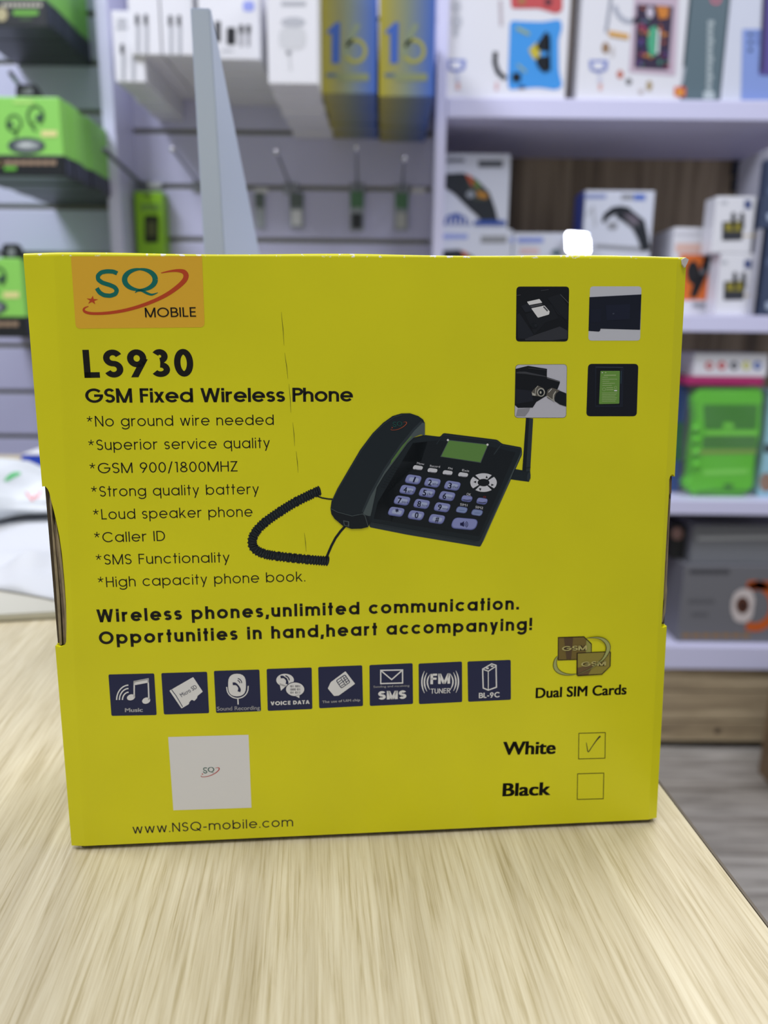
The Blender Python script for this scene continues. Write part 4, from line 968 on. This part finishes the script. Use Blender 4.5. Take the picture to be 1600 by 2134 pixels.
# lime green packet
LIME = mat('lime_plastic', (132, 186, 24), .4)
lp = carton('lime_packet', 'lime green hanging packet with dark window on the slat wall', 'packet', (284, 399, 342, 575), YW - .045, .044, LIME)
P = Print(planeY(YW - .045, .0004)); P.rrect(ink(34, 40, 20), 301, 449, 330, 506, 5, 1); P.rrect(ink(78, 84, 50), 306, 462, 325, 492, 3, 2); P.rrect(ink(110, 150, 60), 292, 424, 334, 440, 5, 1); P.ell(ink(90, 120, 40), 308, 407, 9, 5, 1); P.build('window_print', lp)
# white cable boxes
wg = 'white cable boxes hung in rows on the slat wall'
GREYC = ink(176, 178, 184)
def cable_print(cols, y0, y1):
    def go(P):
        for x, dx in cols:
            P.rrect(ink(58, 60, 66), x - 4, y0, x + 4, y0 + (y1 - y0) * .27, 3, 2); P.rrect(ink(170, 172, 178), x - 3.2 + dx * .5, y0 + (y1 - y0) * .25, x + 4.2 + dx * .5, y1, 2, 1)
    return go
RC = 'white cable box in the row behind the front one'
random.seed(5)
stack('cable_box', 'small white cable box hung lowest beside the white post', 'small white cable box behind the lowest one beside the white post', 'box', wg, (236, 22, 300, 171), 1.47, CARD_W, 9,
      lambda P: (P.rrect(GREYC, 244, 40, 264, 50, 3, 1), P.rrect(GREYC, 242, 54, 266, 62, 3, 1), cable_print(((255, 4), (276, 4)), 92, 168)(P)), gap=.0015)
stack('cable_box', 'white two-cable box between the lowest cable box and the wedge stand', 'white cable box in the row beside the lowest small box', 'box', wg, (266, -90, 331, 114), 1.46, CARD_W, 9, cable_print(((286, 3), (304, 3)), 30, 112), gap=.001)
stack('cable_box', 'white two-cable box touching the wedge stand', 'white cable box in the row at the wedge stand', 'box', wg, (334, -90, 401, 115), 1.46, CARD_W, 9, cable_print(((355, 3), (373, 3)), 32, 114), gap=.001)
def charger_print(P):
    P.rrect(ink(40, 42, 46), 448, 44, 460, 88, 4, 1); P.rrect(ink(34, 36, 40), 472, 57, 491, 94, 5, 1)
    for x in (503, 518): P.rrect(ink(40, 42, 46), x - 5, 52, x + 4, 70, 2, 2); P.rrect(ink(150, 150, 156), x - 4, 68, x + 3, 98, 3, 1)
    P.rrect(ink(150, 160, 226), 506, 2, 530, 24, 8, 1); P.rrect(GREYC, 462, 104, 486, 108, 2, 1)
stack('charger_box', 'white charger box with black adapter picture seen past the wedge stand', 'white charger box in the row behind the one with the adapter picture', 'box', wg, (412, -80, 541, 124), 1.45, CARD_W, 7, charger_print, gap=.001)
def adapter_print(P):
    P.at(500, 0, 3.2); P.rrect(GREYC, 275, 10, 440, 40, 6, 1); P.ell(ink(182, 184, 190), 355, 148, 82, 34, 1); P.rrect(ink(206, 207, 210), 260, 180, 440, 330, 60, 1); P.ell(ink(150, 152, 158), 324, 352, 18, 14, 2); P.line(ink(204, 205, 208), [(330, 370), (338, 470)], 14, 1)
stack('adapter_box', 'plain white adapter box, front of the stack beside the blue and yellow boxes', 'white adapter box stacked behind the front one beside the blue and yellow boxes', 'box', 'white adapter boxes stacked on a hook', (556, -110, 662, 175), 1.36, CARD_W, 9, adapter_print, gap=.0016)
# blue and yellow phone boxes
BY = bpy.data.materials.new('blue_yellow_board'); BY.use_nodes = True
def grad(m, c1, c2, c3, w_):
    nt = m.node_tree; b = nt.nodes['Principled BSDF']; b.inputs['Roughness'].default_value = .35
    tc = nt.nodes.new('ShaderNodeTexCoord'); sp = nt.nodes.new('ShaderNodeSeparateXYZ'); mr = nt.nodes.new('ShaderNodeMapRange')
    mr.inputs['From Min'].default_value = -w_; mr.inputs['From Max'].default_value = w_
    r = nt.nodes.new('ShaderNodeValToRGB'); e = r.color_ramp.elements; e[0].position = .12; e[0].color = rgb(*c1); e[1].position = .92; e[1].color = rgb(*c3); k = e.new(.5); k.color = rgb(*c2)
    nt.links.new(tc.outputs['Object'], sp.inputs[0]); nt.links.new(sp.outputs[0], mr.inputs[0]); nt.links.new(mr.outputs[0], r.inputs[0]); nt.links.new(r.outputs[0], b.inputs['Base Color'])
grad(BY, (156, 146, 44), (118, 128, 112), (54, 92, 172), .053)
def sixteen(x):
    def go(P):
        P.at(500, 0, 3.2); o = x; BL, YE = ink(58, 92, 168), ink(152, 150, 62)
        P.rpoly(BL, [(575 + o, 215), (640 + o, 150), (668 + o, 148), (664 + o, 420), (612 + o, 425), (612 + o, 222), (585 + o, 225)], 4, 1)
        P.arcl(YE, 770 + o, 340, 66, 72, -120, 150, 26, 1, 26); P.line(ink(126, 138, 110), [(720 + o, 320), (745 + o, 240), (790 + o, 160)], 34, 1); P.arcl(ink(126, 138, 110), 770 + o, 340, 66, 72, 150, 240, 26, 1)
        P.rrect(ink(84, 104, 120), 575 + o, 488, 640 + o, 515, 6, 1); P.rrect(ink(126, 134, 96), 640 + o, 490, 860 + o, 540, 10, 1)
    return go
pg = 'blue and yellow phone boxes stacked on the wall hooks'
stack('phone_box', 'blue and yellow box marked 16, front of the stack beside the adapter boxes', 'blue and yellow box behind the front one beside the adapter boxes', 'box', pg, (669, -14, 785, 196), 1.41, BY, 8, sixteen(0), gap=.0014)
stack('phone_box', 'blue and yellow box marked 16, front of the stack against the shelf post', 'blue and yellow box behind the front one against the shelf post', 'box', pg, (790, -12, 906, 202), 1.41, BY, 8, sixteen(390), gap=.0008)

# ------------------------------------------------------------ top shelf
Y1 = 1.635
sp_ = lambda Y: planeY(Y, .0006)
S1 = SH[0] + .0005
kb = carton('tablet_box', 'white tablet box with blue sunglasses case picture on the top shelf', 'box', (929, -190, 1189, 192), Y1, .09, CARD_W, S1)
P = Print(sp_(Y1)); P.at(880, 0, 2.2222)
CB = ink(66, 150, 222)
P.rpoly(CB, [(405, 95), (480, 100), (560, 102), (640, 88), (648, 130), (630, 180), (632, 330), (650, 400), (620, 418), (540, 405), (440, 412), (400, 418), (395, 380), (400, 250)], 22, 1)
P.rpoly(BLK, [(540, 190), (572, 142), (592, 180), (592, 240), (540, 235), (524, 215)], 14, 3); P.rpoly(BLK, [(530, 265), (588, 258), (592, 310), (570, 342), (540, 320), (524, 290)], 14, 3); P.line(BLK, [(585, 160), (588, 330)], 10, 3)
P.rpoly(ink(196, 180, 60), [(490, 230), (530, 195), (545, 240), (540, 285), (510, 270)], 10, 2); P.rrect(BLK, 415, 338, 455, 380, 8, 2); P.line(ink(150, 170, 120), [(435, 130), (495, 160)], 16, 2); P.line(ink(150, 170, 120), [(440, 300), (480, 335)], 10, 2); P.ell(ink(40, 50, 90), 460, 405, 16, 8, 2)
P.line(BLK, [(338, 240), (335, 290), (350, 335), (385, 365)], 22, 2)
P.rpoly(ink(196, 82, 84), [(400, -120), (650, -120), (648, 50), (620, 65), (540, 40), (412, 40)], 14, 1); P.ell(ink(90, 50, 60), 582, 10, 18, 16, 2); P.ell(ink(170, 120, 80), 460, 5, 18, 16, 2)
for x, y, r in ((158, 30, 30), (160, 100, 34), (155, 150, 20)): P.ell(ink(190, 192, 198), x, y, r * .7, r, 1)
def bluebadge(P, x, y):
    P.rpoly(ink(128, 140, 196), [(x - 45, y - 28), (x + 45, y - 28), (x + 40, y + 20), (x, y + 34), (x - 40, y + 20)], 8, 1); P.rrect(ICW, x - 26, y - 14, x + 22, y + 14, 4, 2); P.line(ink(202, 204, 220), [(x + 6, y + 40), (x + 6, y + 80)], 18, 1); P.line(ink(220, 170, 160), [(x + 8, y + 82), (x + 8, y + 112)], 16, 1)
bluebadge(P, 157, 303); P.line(ink(190, 180, 184), [(360, 0), (365, 120)], 16, 1); P.line(ink(214, 180, 182), [(345, 380), (342, 420)], 16, 1)
P.build('front_print', kb)
kt = carton('tablet_box', 'white tablet box with colourful screen picture beside the teal box', 'box', (1213, -190, 1435, 203), Y1, .09, CARD_W, S1)
P = Print(sp_(Y1)); P.at(880, 0, 2.2222)
P.rpoly(ink(196, 176, 190), [(985, -60), (1188, -60), (1170, 352), (955, 335)], 12, 1); P.rpoly(ink(54, 42, 66), [(992, 20), (1160, 30), (1138, 325), (980, 315)], 6, 2)
random.seed(11); cols = [ink(110, 70, 150), ink(200, 128, 50), ink(60, 70, 130), ink(150, 60, 90), ink(70, 130, 110), ink(170, 90, 50)]
for i in range(34):
    x, y = random.uniform(1000, 1130), random.uniform(35, 305); P.ell(cols[i % 6], x, y, random.uniform(6, 15), random.uniform(6, 15), 3, n=9)
P.rpoly(ink(78, 170, 130), [(1050, 130), (1085, 120), (1080, 260), (1050, 265), (1040, 200)], 14, 4); P.line(ICW, [(1092, 140), (1086, 250)], 10, 4); P.ell(ink(206, 196, 210), 1052, 60, 16, 26, 4); P.poly(ink(206, 128, 50), [(1080, 30), (1140, 34), (1135, 85), (1095, 90)], 4)
P.line(ink(150, 154, 166), [(880, -60), (850, 150)], 14, 1); P.arcl(ink(170, 174, 186), 960, 10, 70, 90, 20, 170, 22, 1); P.poly(ink(214, 164, 84), [(862, 142), (955, 158), (952, 184), (862, 168)], 2)
bluebadge(P, 815, 306)
for x, y, a, b, c in ((848, 222, 18, 26, ink(150, 120, 90)), (915, 345, 15, 20, ink(190, 110, 90)), (955, 378, 14, 16, ink(110, 110, 110)), (1050, 398, 14, 24, ink(170, 150, 110)), (1012, 425, 12, 12, ink(190, 180, 176)), (880, 240, 10, 26, ink(200, 196, 196))): P.ell(c, x, y, a, b, 1)
P.rrect(ink(214, 90, 60), 1165, 402, 1218, 448, 8, 1); P.ell(ink(226, 170, 70), 1190, 428, 18, 12, 2); P.line(ink(190, 194, 202), [(1212, 310), (1200, 390)], 10, 1)
P.build('front_print', kt)
tb = carton('teal_box', 'dark teal box with vertical white writing on the top shelf', 'box', (1439, -190, 1518, 208), Y1, .09, mat('teal_board', (92, 112, 120), .4), S1)
P = Print(sp_(Y1)); P.at(880, 0, 2.2222)
for k in range(12): P.rrect(ink(176, 188, 190), 1318 + 3 - k * .6, 96 + k * 28, 1344 - k * .6 + (6 if k % 3 == 0 else 0), 118 + k * 28, 6, 1)
P.rrect(ink(186, 198, 200), 1300, 425, 1352, 460, 6, 1); P.arcl(ink(226, 120, 140), 1358, -4, 20, 20, 0, 360, 9, 1); P.build('front_print', tb)
pb = carton('phone_carton', 'white carton showing a blue phone at the end of the top shelf', 'box', (1521, -190, 1640, 213), Y1, .09, CARD_W2, S1)
P = Print(sp_(Y1)); P.at(1560, 0, 2.9636)
P.rpoly(ink(136, 158, 216), [(-40, 180), (140, 180), (140, 618), (-50, 618)], 6, 1); P.rpoly(ink(92, 82, 150), [(88, -60), (240, -60), (240, 470), (60, 462), (62, 420), (78, 200)], 14, 3); P.rpoly(ink(60, 52, 92), [(86, -60), (110, -60), (86, 440), (62, 440)], 5, 4)
for y in (215, 262, 310): P.ell(ink(66, 84, 120), 8, y, 13, 13, 2)
for y in (212, 258): P.arcl(ink(100, 120, 180), 50, y, 12, 12, 0, 360, 5, 2)
P.build('front_print', pb)

# ------------------------------------------------------------ middle shelf
S2 = SH[1] + .0005
def watch(P, f, strap=BLK, face=None):
    P.rpoly(ink(44, 48, 54), [f(*p) for p in ((108, 805), (190, 800), (250, 830), (310, 890), (335, 960), (355, 1040), (285, 1040), (255, 1000), (215, 965), (150, 900), (105, 870))], 6, 2)
    P.rpoly(ink(70, 76, 70), [f(*p) for p in ((205, 812), (250, 832), (310, 890), (300, 930), (240, 930), (215, 880))], 8, 3)
    P.poly(ink(190, 90, 56), [f(*p) for p in ((198, 808), (222, 812), (246, 858), (226, 862))], 4); P.poly(ink(110, 140, 70), [f(*p) for p in ((232, 830), (268, 852), (262, 872), (240, 866))], 4); P.poly(ink(186, 130, 50), [f(*p) for p in ((250, 880), (302, 900), (298, 922), (258, 915))], 4); P.ell(ink(150, 156, 166), *f(222, 902), 20, 16, 4)
def wbox(label, px, Y, z0, depth=.06, watchf=None, ztop_=None):
    r = carton('watch_box', label, 'box', px, Y, depth, CARD_W2, z0, 'smartwatch boxes on the middle shelf', ztop_=ztop_)
    P = Print(sp_(Y)); P.at(880, 0, 2.2222); watchf(P); P.build('front_print', r); return r
Yw_ = 1.68
zmid = atY(990, 477, Yw_).z
def w_low(P):
    P.rrect(ink(150, 164, 220), 92, 1084, 210, 1106, 6, 1); P.rrect(ink(150, 152, 156), 270, 1092, 390, 1126, 5, 1); watch(P, lambda x, y: (x - 20, y + 355))
def w_up(P):
    P.rrect(ink(120, 124, 140), 112, 735, 195, 752, 5, 1); P.rrect(ink(96, 100, 108), 258, 742, 372, 776, 6, 1); watch(P, lambda x, y: (x, y))
    P.poly(ink(60, 88, 166), [(98, 1040), (110, 1000), (160, 985), (210, 1010), (225, 1042)], 1)
    for x in range(120, 220, 22): P.line(ICW, [(x, 1008), (x, 1040)], 7, 2)
    P.rrect(ink(60, 88, 166), 240, 1020, 385, 1044, 8, 3)
wbox('white watch box under the dark watch box beside the shelf post', (918, 477, 1064, 655), Yw_, S2, watchf=w_low, ztop_=zmid)
wbox('watch box with dark sports watch picture standing on another beside the post', (926, 320, 1061, 476), Yw_ + .004, zmid + .0006, watchf=w_up)
def w_mid(P):
    P.rrect(ink(140, 156, 220), 440, 1100, 560, 1124, 6, 1); P.rrect(ink(220, 190, 190), 450, 1150, 540, 1176, 6, 1); P.ell(ink(110, 130, 140), 620, 1170, 26, 16, 1); P.rrect(ink(150, 164, 220), 405, 1100, 425, 1124, 4, 1)
wbox('low white box with pale blue lettering between the two watch pictures', (1066, 485, 1205, 655), Yw_, S2, watchf=w_mid)
def w_r(P):
    P.rrect(ink(140, 152, 196), 750, 900, 850, 920, 6, 1); P.rrect(ink(150, 152, 160), 920, 900, 975, 925, 5, 1); P.rrect(ink(86, 116, 196), 978, 900, 1032, 928, 5, 1)
    P.taper(BLK, [(835, 1030), (850, 1000), (885, 975), (920, 968), (960, 972)], [14, 28, 34, 30, 20], 2); P.taper(ink(40, 44, 50), [(900, 985), (950, 1000), (1000, 1040), (1020, 1100), (1035, 1160)], [40, 64, 66, 48, 40], 3); P.poly(ink(110, 100, 112), [(930, 990), (985, 1000), (1005, 1030), (965, 1050)], 4); P.line(ink(110, 112, 116), [(945, 1010), (1000, 1050)], 8, 5)
    P.ell(ink(150, 152, 158), 880, 1045, 24, 18, 2); P.line(ink(176, 178, 184), [(760, 1000), (790, 960), (800, 1050)], 8, 1); P.line(ink(150, 152, 158), [(800, 1140), (1020, 1155)], 20, 1)
w3 = wbox('white watch box with blue side and open strap watch picture', (1212, 397, 1354, 655), Yw_ + .01, S2, depth=.075, watchf=w_r)
x0 = atY(1212, 480, Yw_ + .01).x; z1 = atY(1280, 397, Yw_ + .01).z
link('blue_side', box_bm((x0 - .0012, Yw_ + .012, S2 + .001), (x0 - .0002, Yw_ + .084, z1 - .001)), mat('blue_side_print', (58, 74, 150), .4), w3)
# glossy white box; an added mirror patch, tilted at the shelf light, makes its glare
cA = atY(1204, 506, 1.645)
gl = empty('glossy_box', (cA.x, 1.65, S2), 'glossy white box glaring in the shop light on the middle shelf', 'box')
lamp = Vector((1.3, .55, 2.7)); pos = cA
nrm = ((EYE - pos).normalized() + (lamp - pos).normalized()).normalized()
xa, xb = atY(1176, 506, 1.645).x, atY(1232, 506, 1.645).x; za, zb = atY(1204, 484, 1.645).z, S2
bm = bmesh.new(); add_box(bm, (xa, 1.652, zb), (xb, 1.672, za - .004), .003); link('carton_body', bm, CARD_W, gl)
bm = bmesh.new(); zc = nrm; ex2 = Vector((1, 0, 0)); ex2 = (ex2 - zc * ex2.dot(zc)).normalized(); ey2 = zc.cross(ex2)
hw = (xb - xa) / 2 * .9; hh = hw * .9; q = []
for sx_, sy_ in ((-1, -1), (1, -1), (1, 1), (-1, 1)):
    for k in range(6):
        a = math.radians({(-1, -1): 180, (1, -1): 270, (1, 1): 0, (-1, 1): 90}[(sx_, sy_)] + 18 * k); q.append(pos + ex2 * (sx_ * hw * .68 + hw * .32 * math.cos(a)) + ey2 * (sy_ * hh * .68 + hh * .32 * math.sin(a)))
add_prism(bm, q, -zc * .004); link('glare_mirror_patch', bm, mat('glare_mirror_film', (240, 240, 242), .12, metal=.75), gl)
# orange and white box
oz = carton('stick_box', 'white and orange box with black stick picture under the earbud cartons', 'box', (1397, 474, 1491, 655), 1.70, .14, CARD_W, S2)
P = Print(sp_(1.70)); P.at(880, 280, 2.2222)
P.poly(ink(232, 120, 52), [(1192, 556), (1366, 556), (1364, 768), (1170, 768)], 1); P.rrect(ink(226, 190, 176), 1172, 505, 1290, 550, 8, 1); P.rrect(ink(226, 90, 80), 1340, 448, 1366, 470, 6, 1); P.rrect(ink(206, 206, 212), 1170, 452, 1290, 468, 4, 1)
P.rpoly(ink(34, 34, 36), [(1322, 520), (1355, 520), (1345, 585), (1268, 755), (1236, 758), (1250, 700), (1290, 610)], 8, 3); P.ell(ink(44, 44, 46), 1252, 640, 30, 54, 2); P.ell(ink(120, 120, 122), 1296, 636, 14, 12, 4); P.line(ink(150, 150, 156), [(1250, 790), (1330, 795)], 22, 1)
P.build('front_print', oz)
ebz = atY(1535, 528, 1.64).z
def earbud(label, px, Y, z0, dy, ztop_=None, depth=.055):
    r = carton('earbud_box', label, 'box', px, Y, depth, CARD_W, z0, 'earbud cartons stacked on the middle shelf', ztop_=ztop_)
    P = Print(sp_(Y)); P.at(880, 280, 2.2222); x0 = 1388 if dy == 0 else 1395
    P.rpoly(ink(58, 60, 66), [(x0, 405 + dy), (x0 + 98, 400 + dy), (x0 + 92, 490 + dy), (x0 - 2, 492 + dy)], 6, 1); P.rpoly(ink(150, 140, 56), [(x0 + 14, 412 + dy), (x0 + 92, 405 + dy), (x0 + 90, 448 + dy), (x0 + 12, 448 + dy)], 8, 2)
    for x in (x0 + 52, x0 + 92): P.rrect(ink(40, 42, 48), x - 10, 362 + dy, x + 8, 440 + dy, 7, 3)
    P.rrect(ink(70, 84, 130), 1490, 305 + dy, 1522, 345 + dy, 5, 1); P.rrect(ink(190, 192, 198), 1382, 308 + dy, 1412, 324 + dy, 4, 1); P.line(ink(208, 186, 130), [(x0 + 92, 470 + dy), (1548, 468 + dy)][:2], 6, 1)
    P.build('front_print', r); return r
earbud('white earbud carton at the bottom of the pair beside the orange box', (1496, 530, 1568, 655), 1.642, S2, 276, ztop_=ebz)
earbud('white earbud carton on top of the pair, taller than the orange box', (1487, 409, 1570, 528), 1.642, ebz + .0006, 0)
# hanging blue packs at the end of the shelf
BLP = mat('dark_blue_pack', (62, 74, 100), .35)
for px, lab in (((1594, 330, 1660, 470), 'dark blue wrapped pack lying on top of the lower pack at the shelf end'), ((1591, 478, 1660, 655), 'dark blue wrapped pack standing at the middle shelf end under another')):
    z0 = S2 if px[3] == 655 else atY(1600, 476, 1.622).z
    r = carton('wrapped_pack', lab, 'pack', px, 1.622, .03, BLP, z0, 'dark blue wrapped packs', ztop_=None if px[3] != 655 else atY(1600, 477, 1.622).z)
    P = Print(sp_(1.622)); P.rrect(ink(170, 184, 206), px[0] + 4, px[3] - 26, 1660, px[3] - 10, 4, 1); P.rrect(ink(90, 104, 132), px[0] + 5, px[1] + 60, 1640, px[1] + 78, 4, 1); P.build('front_print', r)
# two dark sockets on the wooden back
a = atY(1533, 355, 1.974); sk = empty('wall_socket', (a.x, 1.974, a.z), 'pair of dark square sockets on the wooden shelf back', 'socket')
for y in (352, 386): 
    c = atY(1533, y, 1.974); link('socket_box', box_bm((c.x - .012, 1.960, c.z - .016), (c.x + .012, 1.9745, c.z + .016), .002), mat('socket_dark', (28, 34, 48), .4), sk)

# ------------------------------------------------------------ third shelf
S3 = SH[2] + .0005
wp = carton('dotted_box', 'white box with five coloured dots on top of the pink box', 'box', (1446, 737, 1599, 785), 1.66, .16, CARD_W, ztop_=None)
P = Print(sp_(1.66)); P.at(1350, 680, 2.884)
for x, c in ((368, ink(196, 110, 110)), (443, ink(200, 84, 84)), (517, ink(90, 90, 96)), (590, ink(206, 206, 120)), (657, ink(90, 116, 180))): P.ell(c, x, 236, 26, 26, 1); P.ell(ICW, x + 4, 236, 9, 9, 2)
P.build('front_print', wp)
zz = wp.location.z
pk = carton('pink_box', 'thin shiny pink box under the white box with dots', 'box', (1430, 788, 1590, 803), 1.655, .15, mat('pink_board', (176, 44, 106), .25), ztop_=zz - .0006)
zz2 = pk.location.z
fillb = carton('grey_box', 'tall grey carton behind the green case pack carrying the pink box', 'box', (1428, 803, 1560, 1040), 1.72, .10, mat('grey_white_board', (196, 198, 204), .5), S3, ztop_=zz2 - .0006)
gp = empty('case_pack', (atY(1510, 1030, 1.655).x, 1.655, S3), 'bright green case in clear wrap leaning under the pink box', 'case')
YG = 1.658
GRN = mat('bright_green_case', (92, 196, 22), .3)
bm = bmesh.new(); ol = [(275, 440), (300, 385), (330, 372), (430, 372), (560, 372), (660, 368), (690, 385), (698, 440), (688, 480), (680, 640), (650, 800), (640, 960), (600, 1010), (560, 1034), (420, 1030), (280, 1025), (235, 985), (222, 945), (250, 900), (262, 760), (285, 560)]
qq = [atY(1350 + x / 2.884, 680 + y / 2.884, YG) for x, y in ol]
for p in qq: p.z = max(p.z, S3 + .0005)
add_prism(bm, qq, (0, .035, 0)); big = [f for f in bm.faces if len(f.verts) > 4]; bmesh.ops.bevel(bm, geom=[e for f in big for e in f.edges], offset=.006, segments=3, affect='EDGES')
big = [f for f in bm.faces if len(f.verts) > 4]; bmesh.ops.triangulate(bm, faces=big); link('green_shell', bm, GRN, gp, smooth=False)
P = Print(planeY(YG, .0006)); P.at(1350, 680, 2.884)
P.rpoly(ink(58, 132, 28), [(330, 470), (660, 470), (650, 620), (510, 620), (505, 575), (450, 575), (445, 620), (340, 620)], 14, 1); P.rpoly(ink(66, 128, 44), [(330, 660), (655, 660), (650, 735), (325, 735)], 10, 1); P.rpoly(ink(118, 214, 60), [(350, 628), (660, 628), (655, 655), (345, 655)], 6, 2); P.rrect(ink(118, 214, 60), 455, 585, 515, 610, 8, 3)
P.line(ink(134, 160, 66), [(255, 757), (650, 750)], 22, 2); P.rrect(ink(60, 130, 30), 455, 945, 510, 975, 8, 1); P.line(ink(60, 136, 30), [(290, 1000), (420, 985), (600, 990)], 16, 1); P.line(ink(130, 220, 80), [(330, 880), (600, 870)], 26, 1)
P.build('shell_grooves', gp)
bm = bmesh.new()
for y, h_ in ((616, 6), (683, 7), (760, 7), (835, 7)):
    c = atY(1350 + 285 / 2.884, 680 + y / 2.884, YG); bmesh.ops.create_icosphere(bm, subdivisions=2, radius=.009, matrix=Matrix.Translation(c))
link('side_lug', bm, GRN, gp, smooth=True)
bm = bmesh.new(); a, b = atY(1432, 805, 1.65), atY(1593, 1040, 1.65)
W_, H_ = 14, 18; g = []
for j in range(H_ + 1):
    row = []
    for i in range(W_ + 1):
        u, v = i / W_, j / H_; row.append(bm.verts.new((a.x + (b.x - a.x) * u, 1.648 + .006 * (abs(2 * u - 1) ** 2) + .002 * math.sin(9 * u + 7 * v) + .0015 * math.sin(19 * v - 8 * u), a.z + (S3 + .001 - a.z) * v)))
    g.append(row)
for j in range(H_):
    for i in range(W_): bm.faces.new((g[j][i], g[j][i + 1], g[j + 1][i + 1], g[j + 1][i]))
film = link('clear_wrap', bm, mat('clear_wrap', (226, 232, 236), .08, alpha=.06), gp, smooth=True)
lb = carton('light_blue_box', 'pale blue box at the end of the third shelf beside the green case', 'box', (1594, 815, 1660, 1030), 1.66, .08, mat('pale_blue_board', (150, 200, 214), .5), S3)
P = Print(sp_(1.66)); P.rrect(ink(40, 50, 56), 1592, 925, 1606, 944, 4, 1); P.ell(ink(150, 120, 100), 1596, 1005, 14, 20, 1); P.build('front_print', lb)
bb = carton('blue_striped_box', 'narrow blue and green box squeezed between the yellow carton edge and green case', 'box', (1404, 800, 1425, 1038), 1.70, .12, mat('dim_blue_board', (60, 84, 140), .5), S3)
P = Print(sp_(1.70)); P.poly(ink(60, 110, 80), [(1404, 880), (1425, 880), (1425, 960), (1404, 960)], 1); P.build('green_band', bb)

# ------------------------------------------------------------ fourth shelf
S4 = SH[3] + .0005
db = carton('grey_gadget_box', 'large grey box with white ring and orange arc picture on the lowest shelf', 'box', (1418, 1180, 1640, 1342), 1.645, .24, mat('dark_grey_board', (112, 112, 116), .45), S4)
P = Print(sp_(1.645)); P.at(1350, 680, 2.884)
P.arcl(ink(196, 92, 34), 640, 1680, 116, 128, -110, 115, 52, 1, 28); P.poly(ink(186, 86, 34), [(585, 1560), (660, 1530), (760, 1530), (760, 1580), (600, 1590)], 1)
P.rpoly(ink(206, 196, 192), [(520, 1600), (560, 1575), (620, 1580), (642, 1640), (625, 1750), (580, 1785), (520, 1770), (497, 1710), (500, 1650)], 16, 2); P.ell(ink(92, 58, 44), 566, 1675, 40, 50, 3); P.ell(ink(60, 36, 30), 570, 1678, 20, 26, 4)
for x in range(205, 600, 60): P.rrect(ink(150, 116, 70), x, 1846, x + 46, 1870, 8, 1)
P.rrect(ink(80, 80, 84), 250, 1460, 490, 1490, 8, 1); P.rrect(ink(98, 98, 102), 240, 1640, 400, 1665, 6, 1); P.rrect(ink(98, 98, 102), 260, 1720, 360, 1744, 6, 1)
P.build('front_print', db)
zt = atY(1529, 1180, 1.645).z
tb2 = carton('grey_lid_box', 'flat grey box lying on the large grey box with orange arc', 'box', (1441, 1095, 1640, 1180), 1.665, .2, mat('mid_grey_board', (124, 126, 130), .4), zt + .0006)
P = Print(sp_(1.665)); P.at(1350, 680, 2.884); P.line(ink(176, 178, 180), [(300, 1275), (900, 1265)], 22, 1); P.build('tape_strip', tb2)
dk = carton('dark_box', 'dark box with a pinkish dot squeezed beside the grey boxes', 'box', (1398, 1095, 1436, 1178), 1.70, .1, mat('dark_board', (42, 42, 40), .6), zt + .0006)
P = Print(sp_(1.70)); P.ell(ink(178, 140, 128), 1411, 1112, 12, 13, 1); P.build('pink_dot', dk)

# ------------------------------------------------------------ brown wooden crate at the frame edge
CY = 1.40
a = atY(1594, 1500, CY + .14); lg_m = streaks('crate_wood', (92, 74, 52), (120, 98, 72), (140, 116, 86), 12, (6, 6, .6), .5)
zt = atY(1594, 1434, CY + .14).z
sg = empty('wooden_crate', (a.x + .16, CY + .07, 0), 'brown wooden crate on the grey floor beside the slatted shelf base', 'crate')
for k in range(3):
    z0 = .001 + k * zt / 3; link('crate_board', box_bm((a.x, CY, z0), (a.x + .012, CY + .14, z0 + zt / 3 - .003), .002), lg_m, sg)
    link('crate_board', box_bm((a.x + .013, CY, z0), (a.x + .30, CY + .012, z0 + zt / 3 - .003), .002), lg_m, sg)
link('crate_lid', box_bm((a.x, CY, zt - .002), (a.x + .30, CY + .14, zt + .008), .002), lg_m, sg)
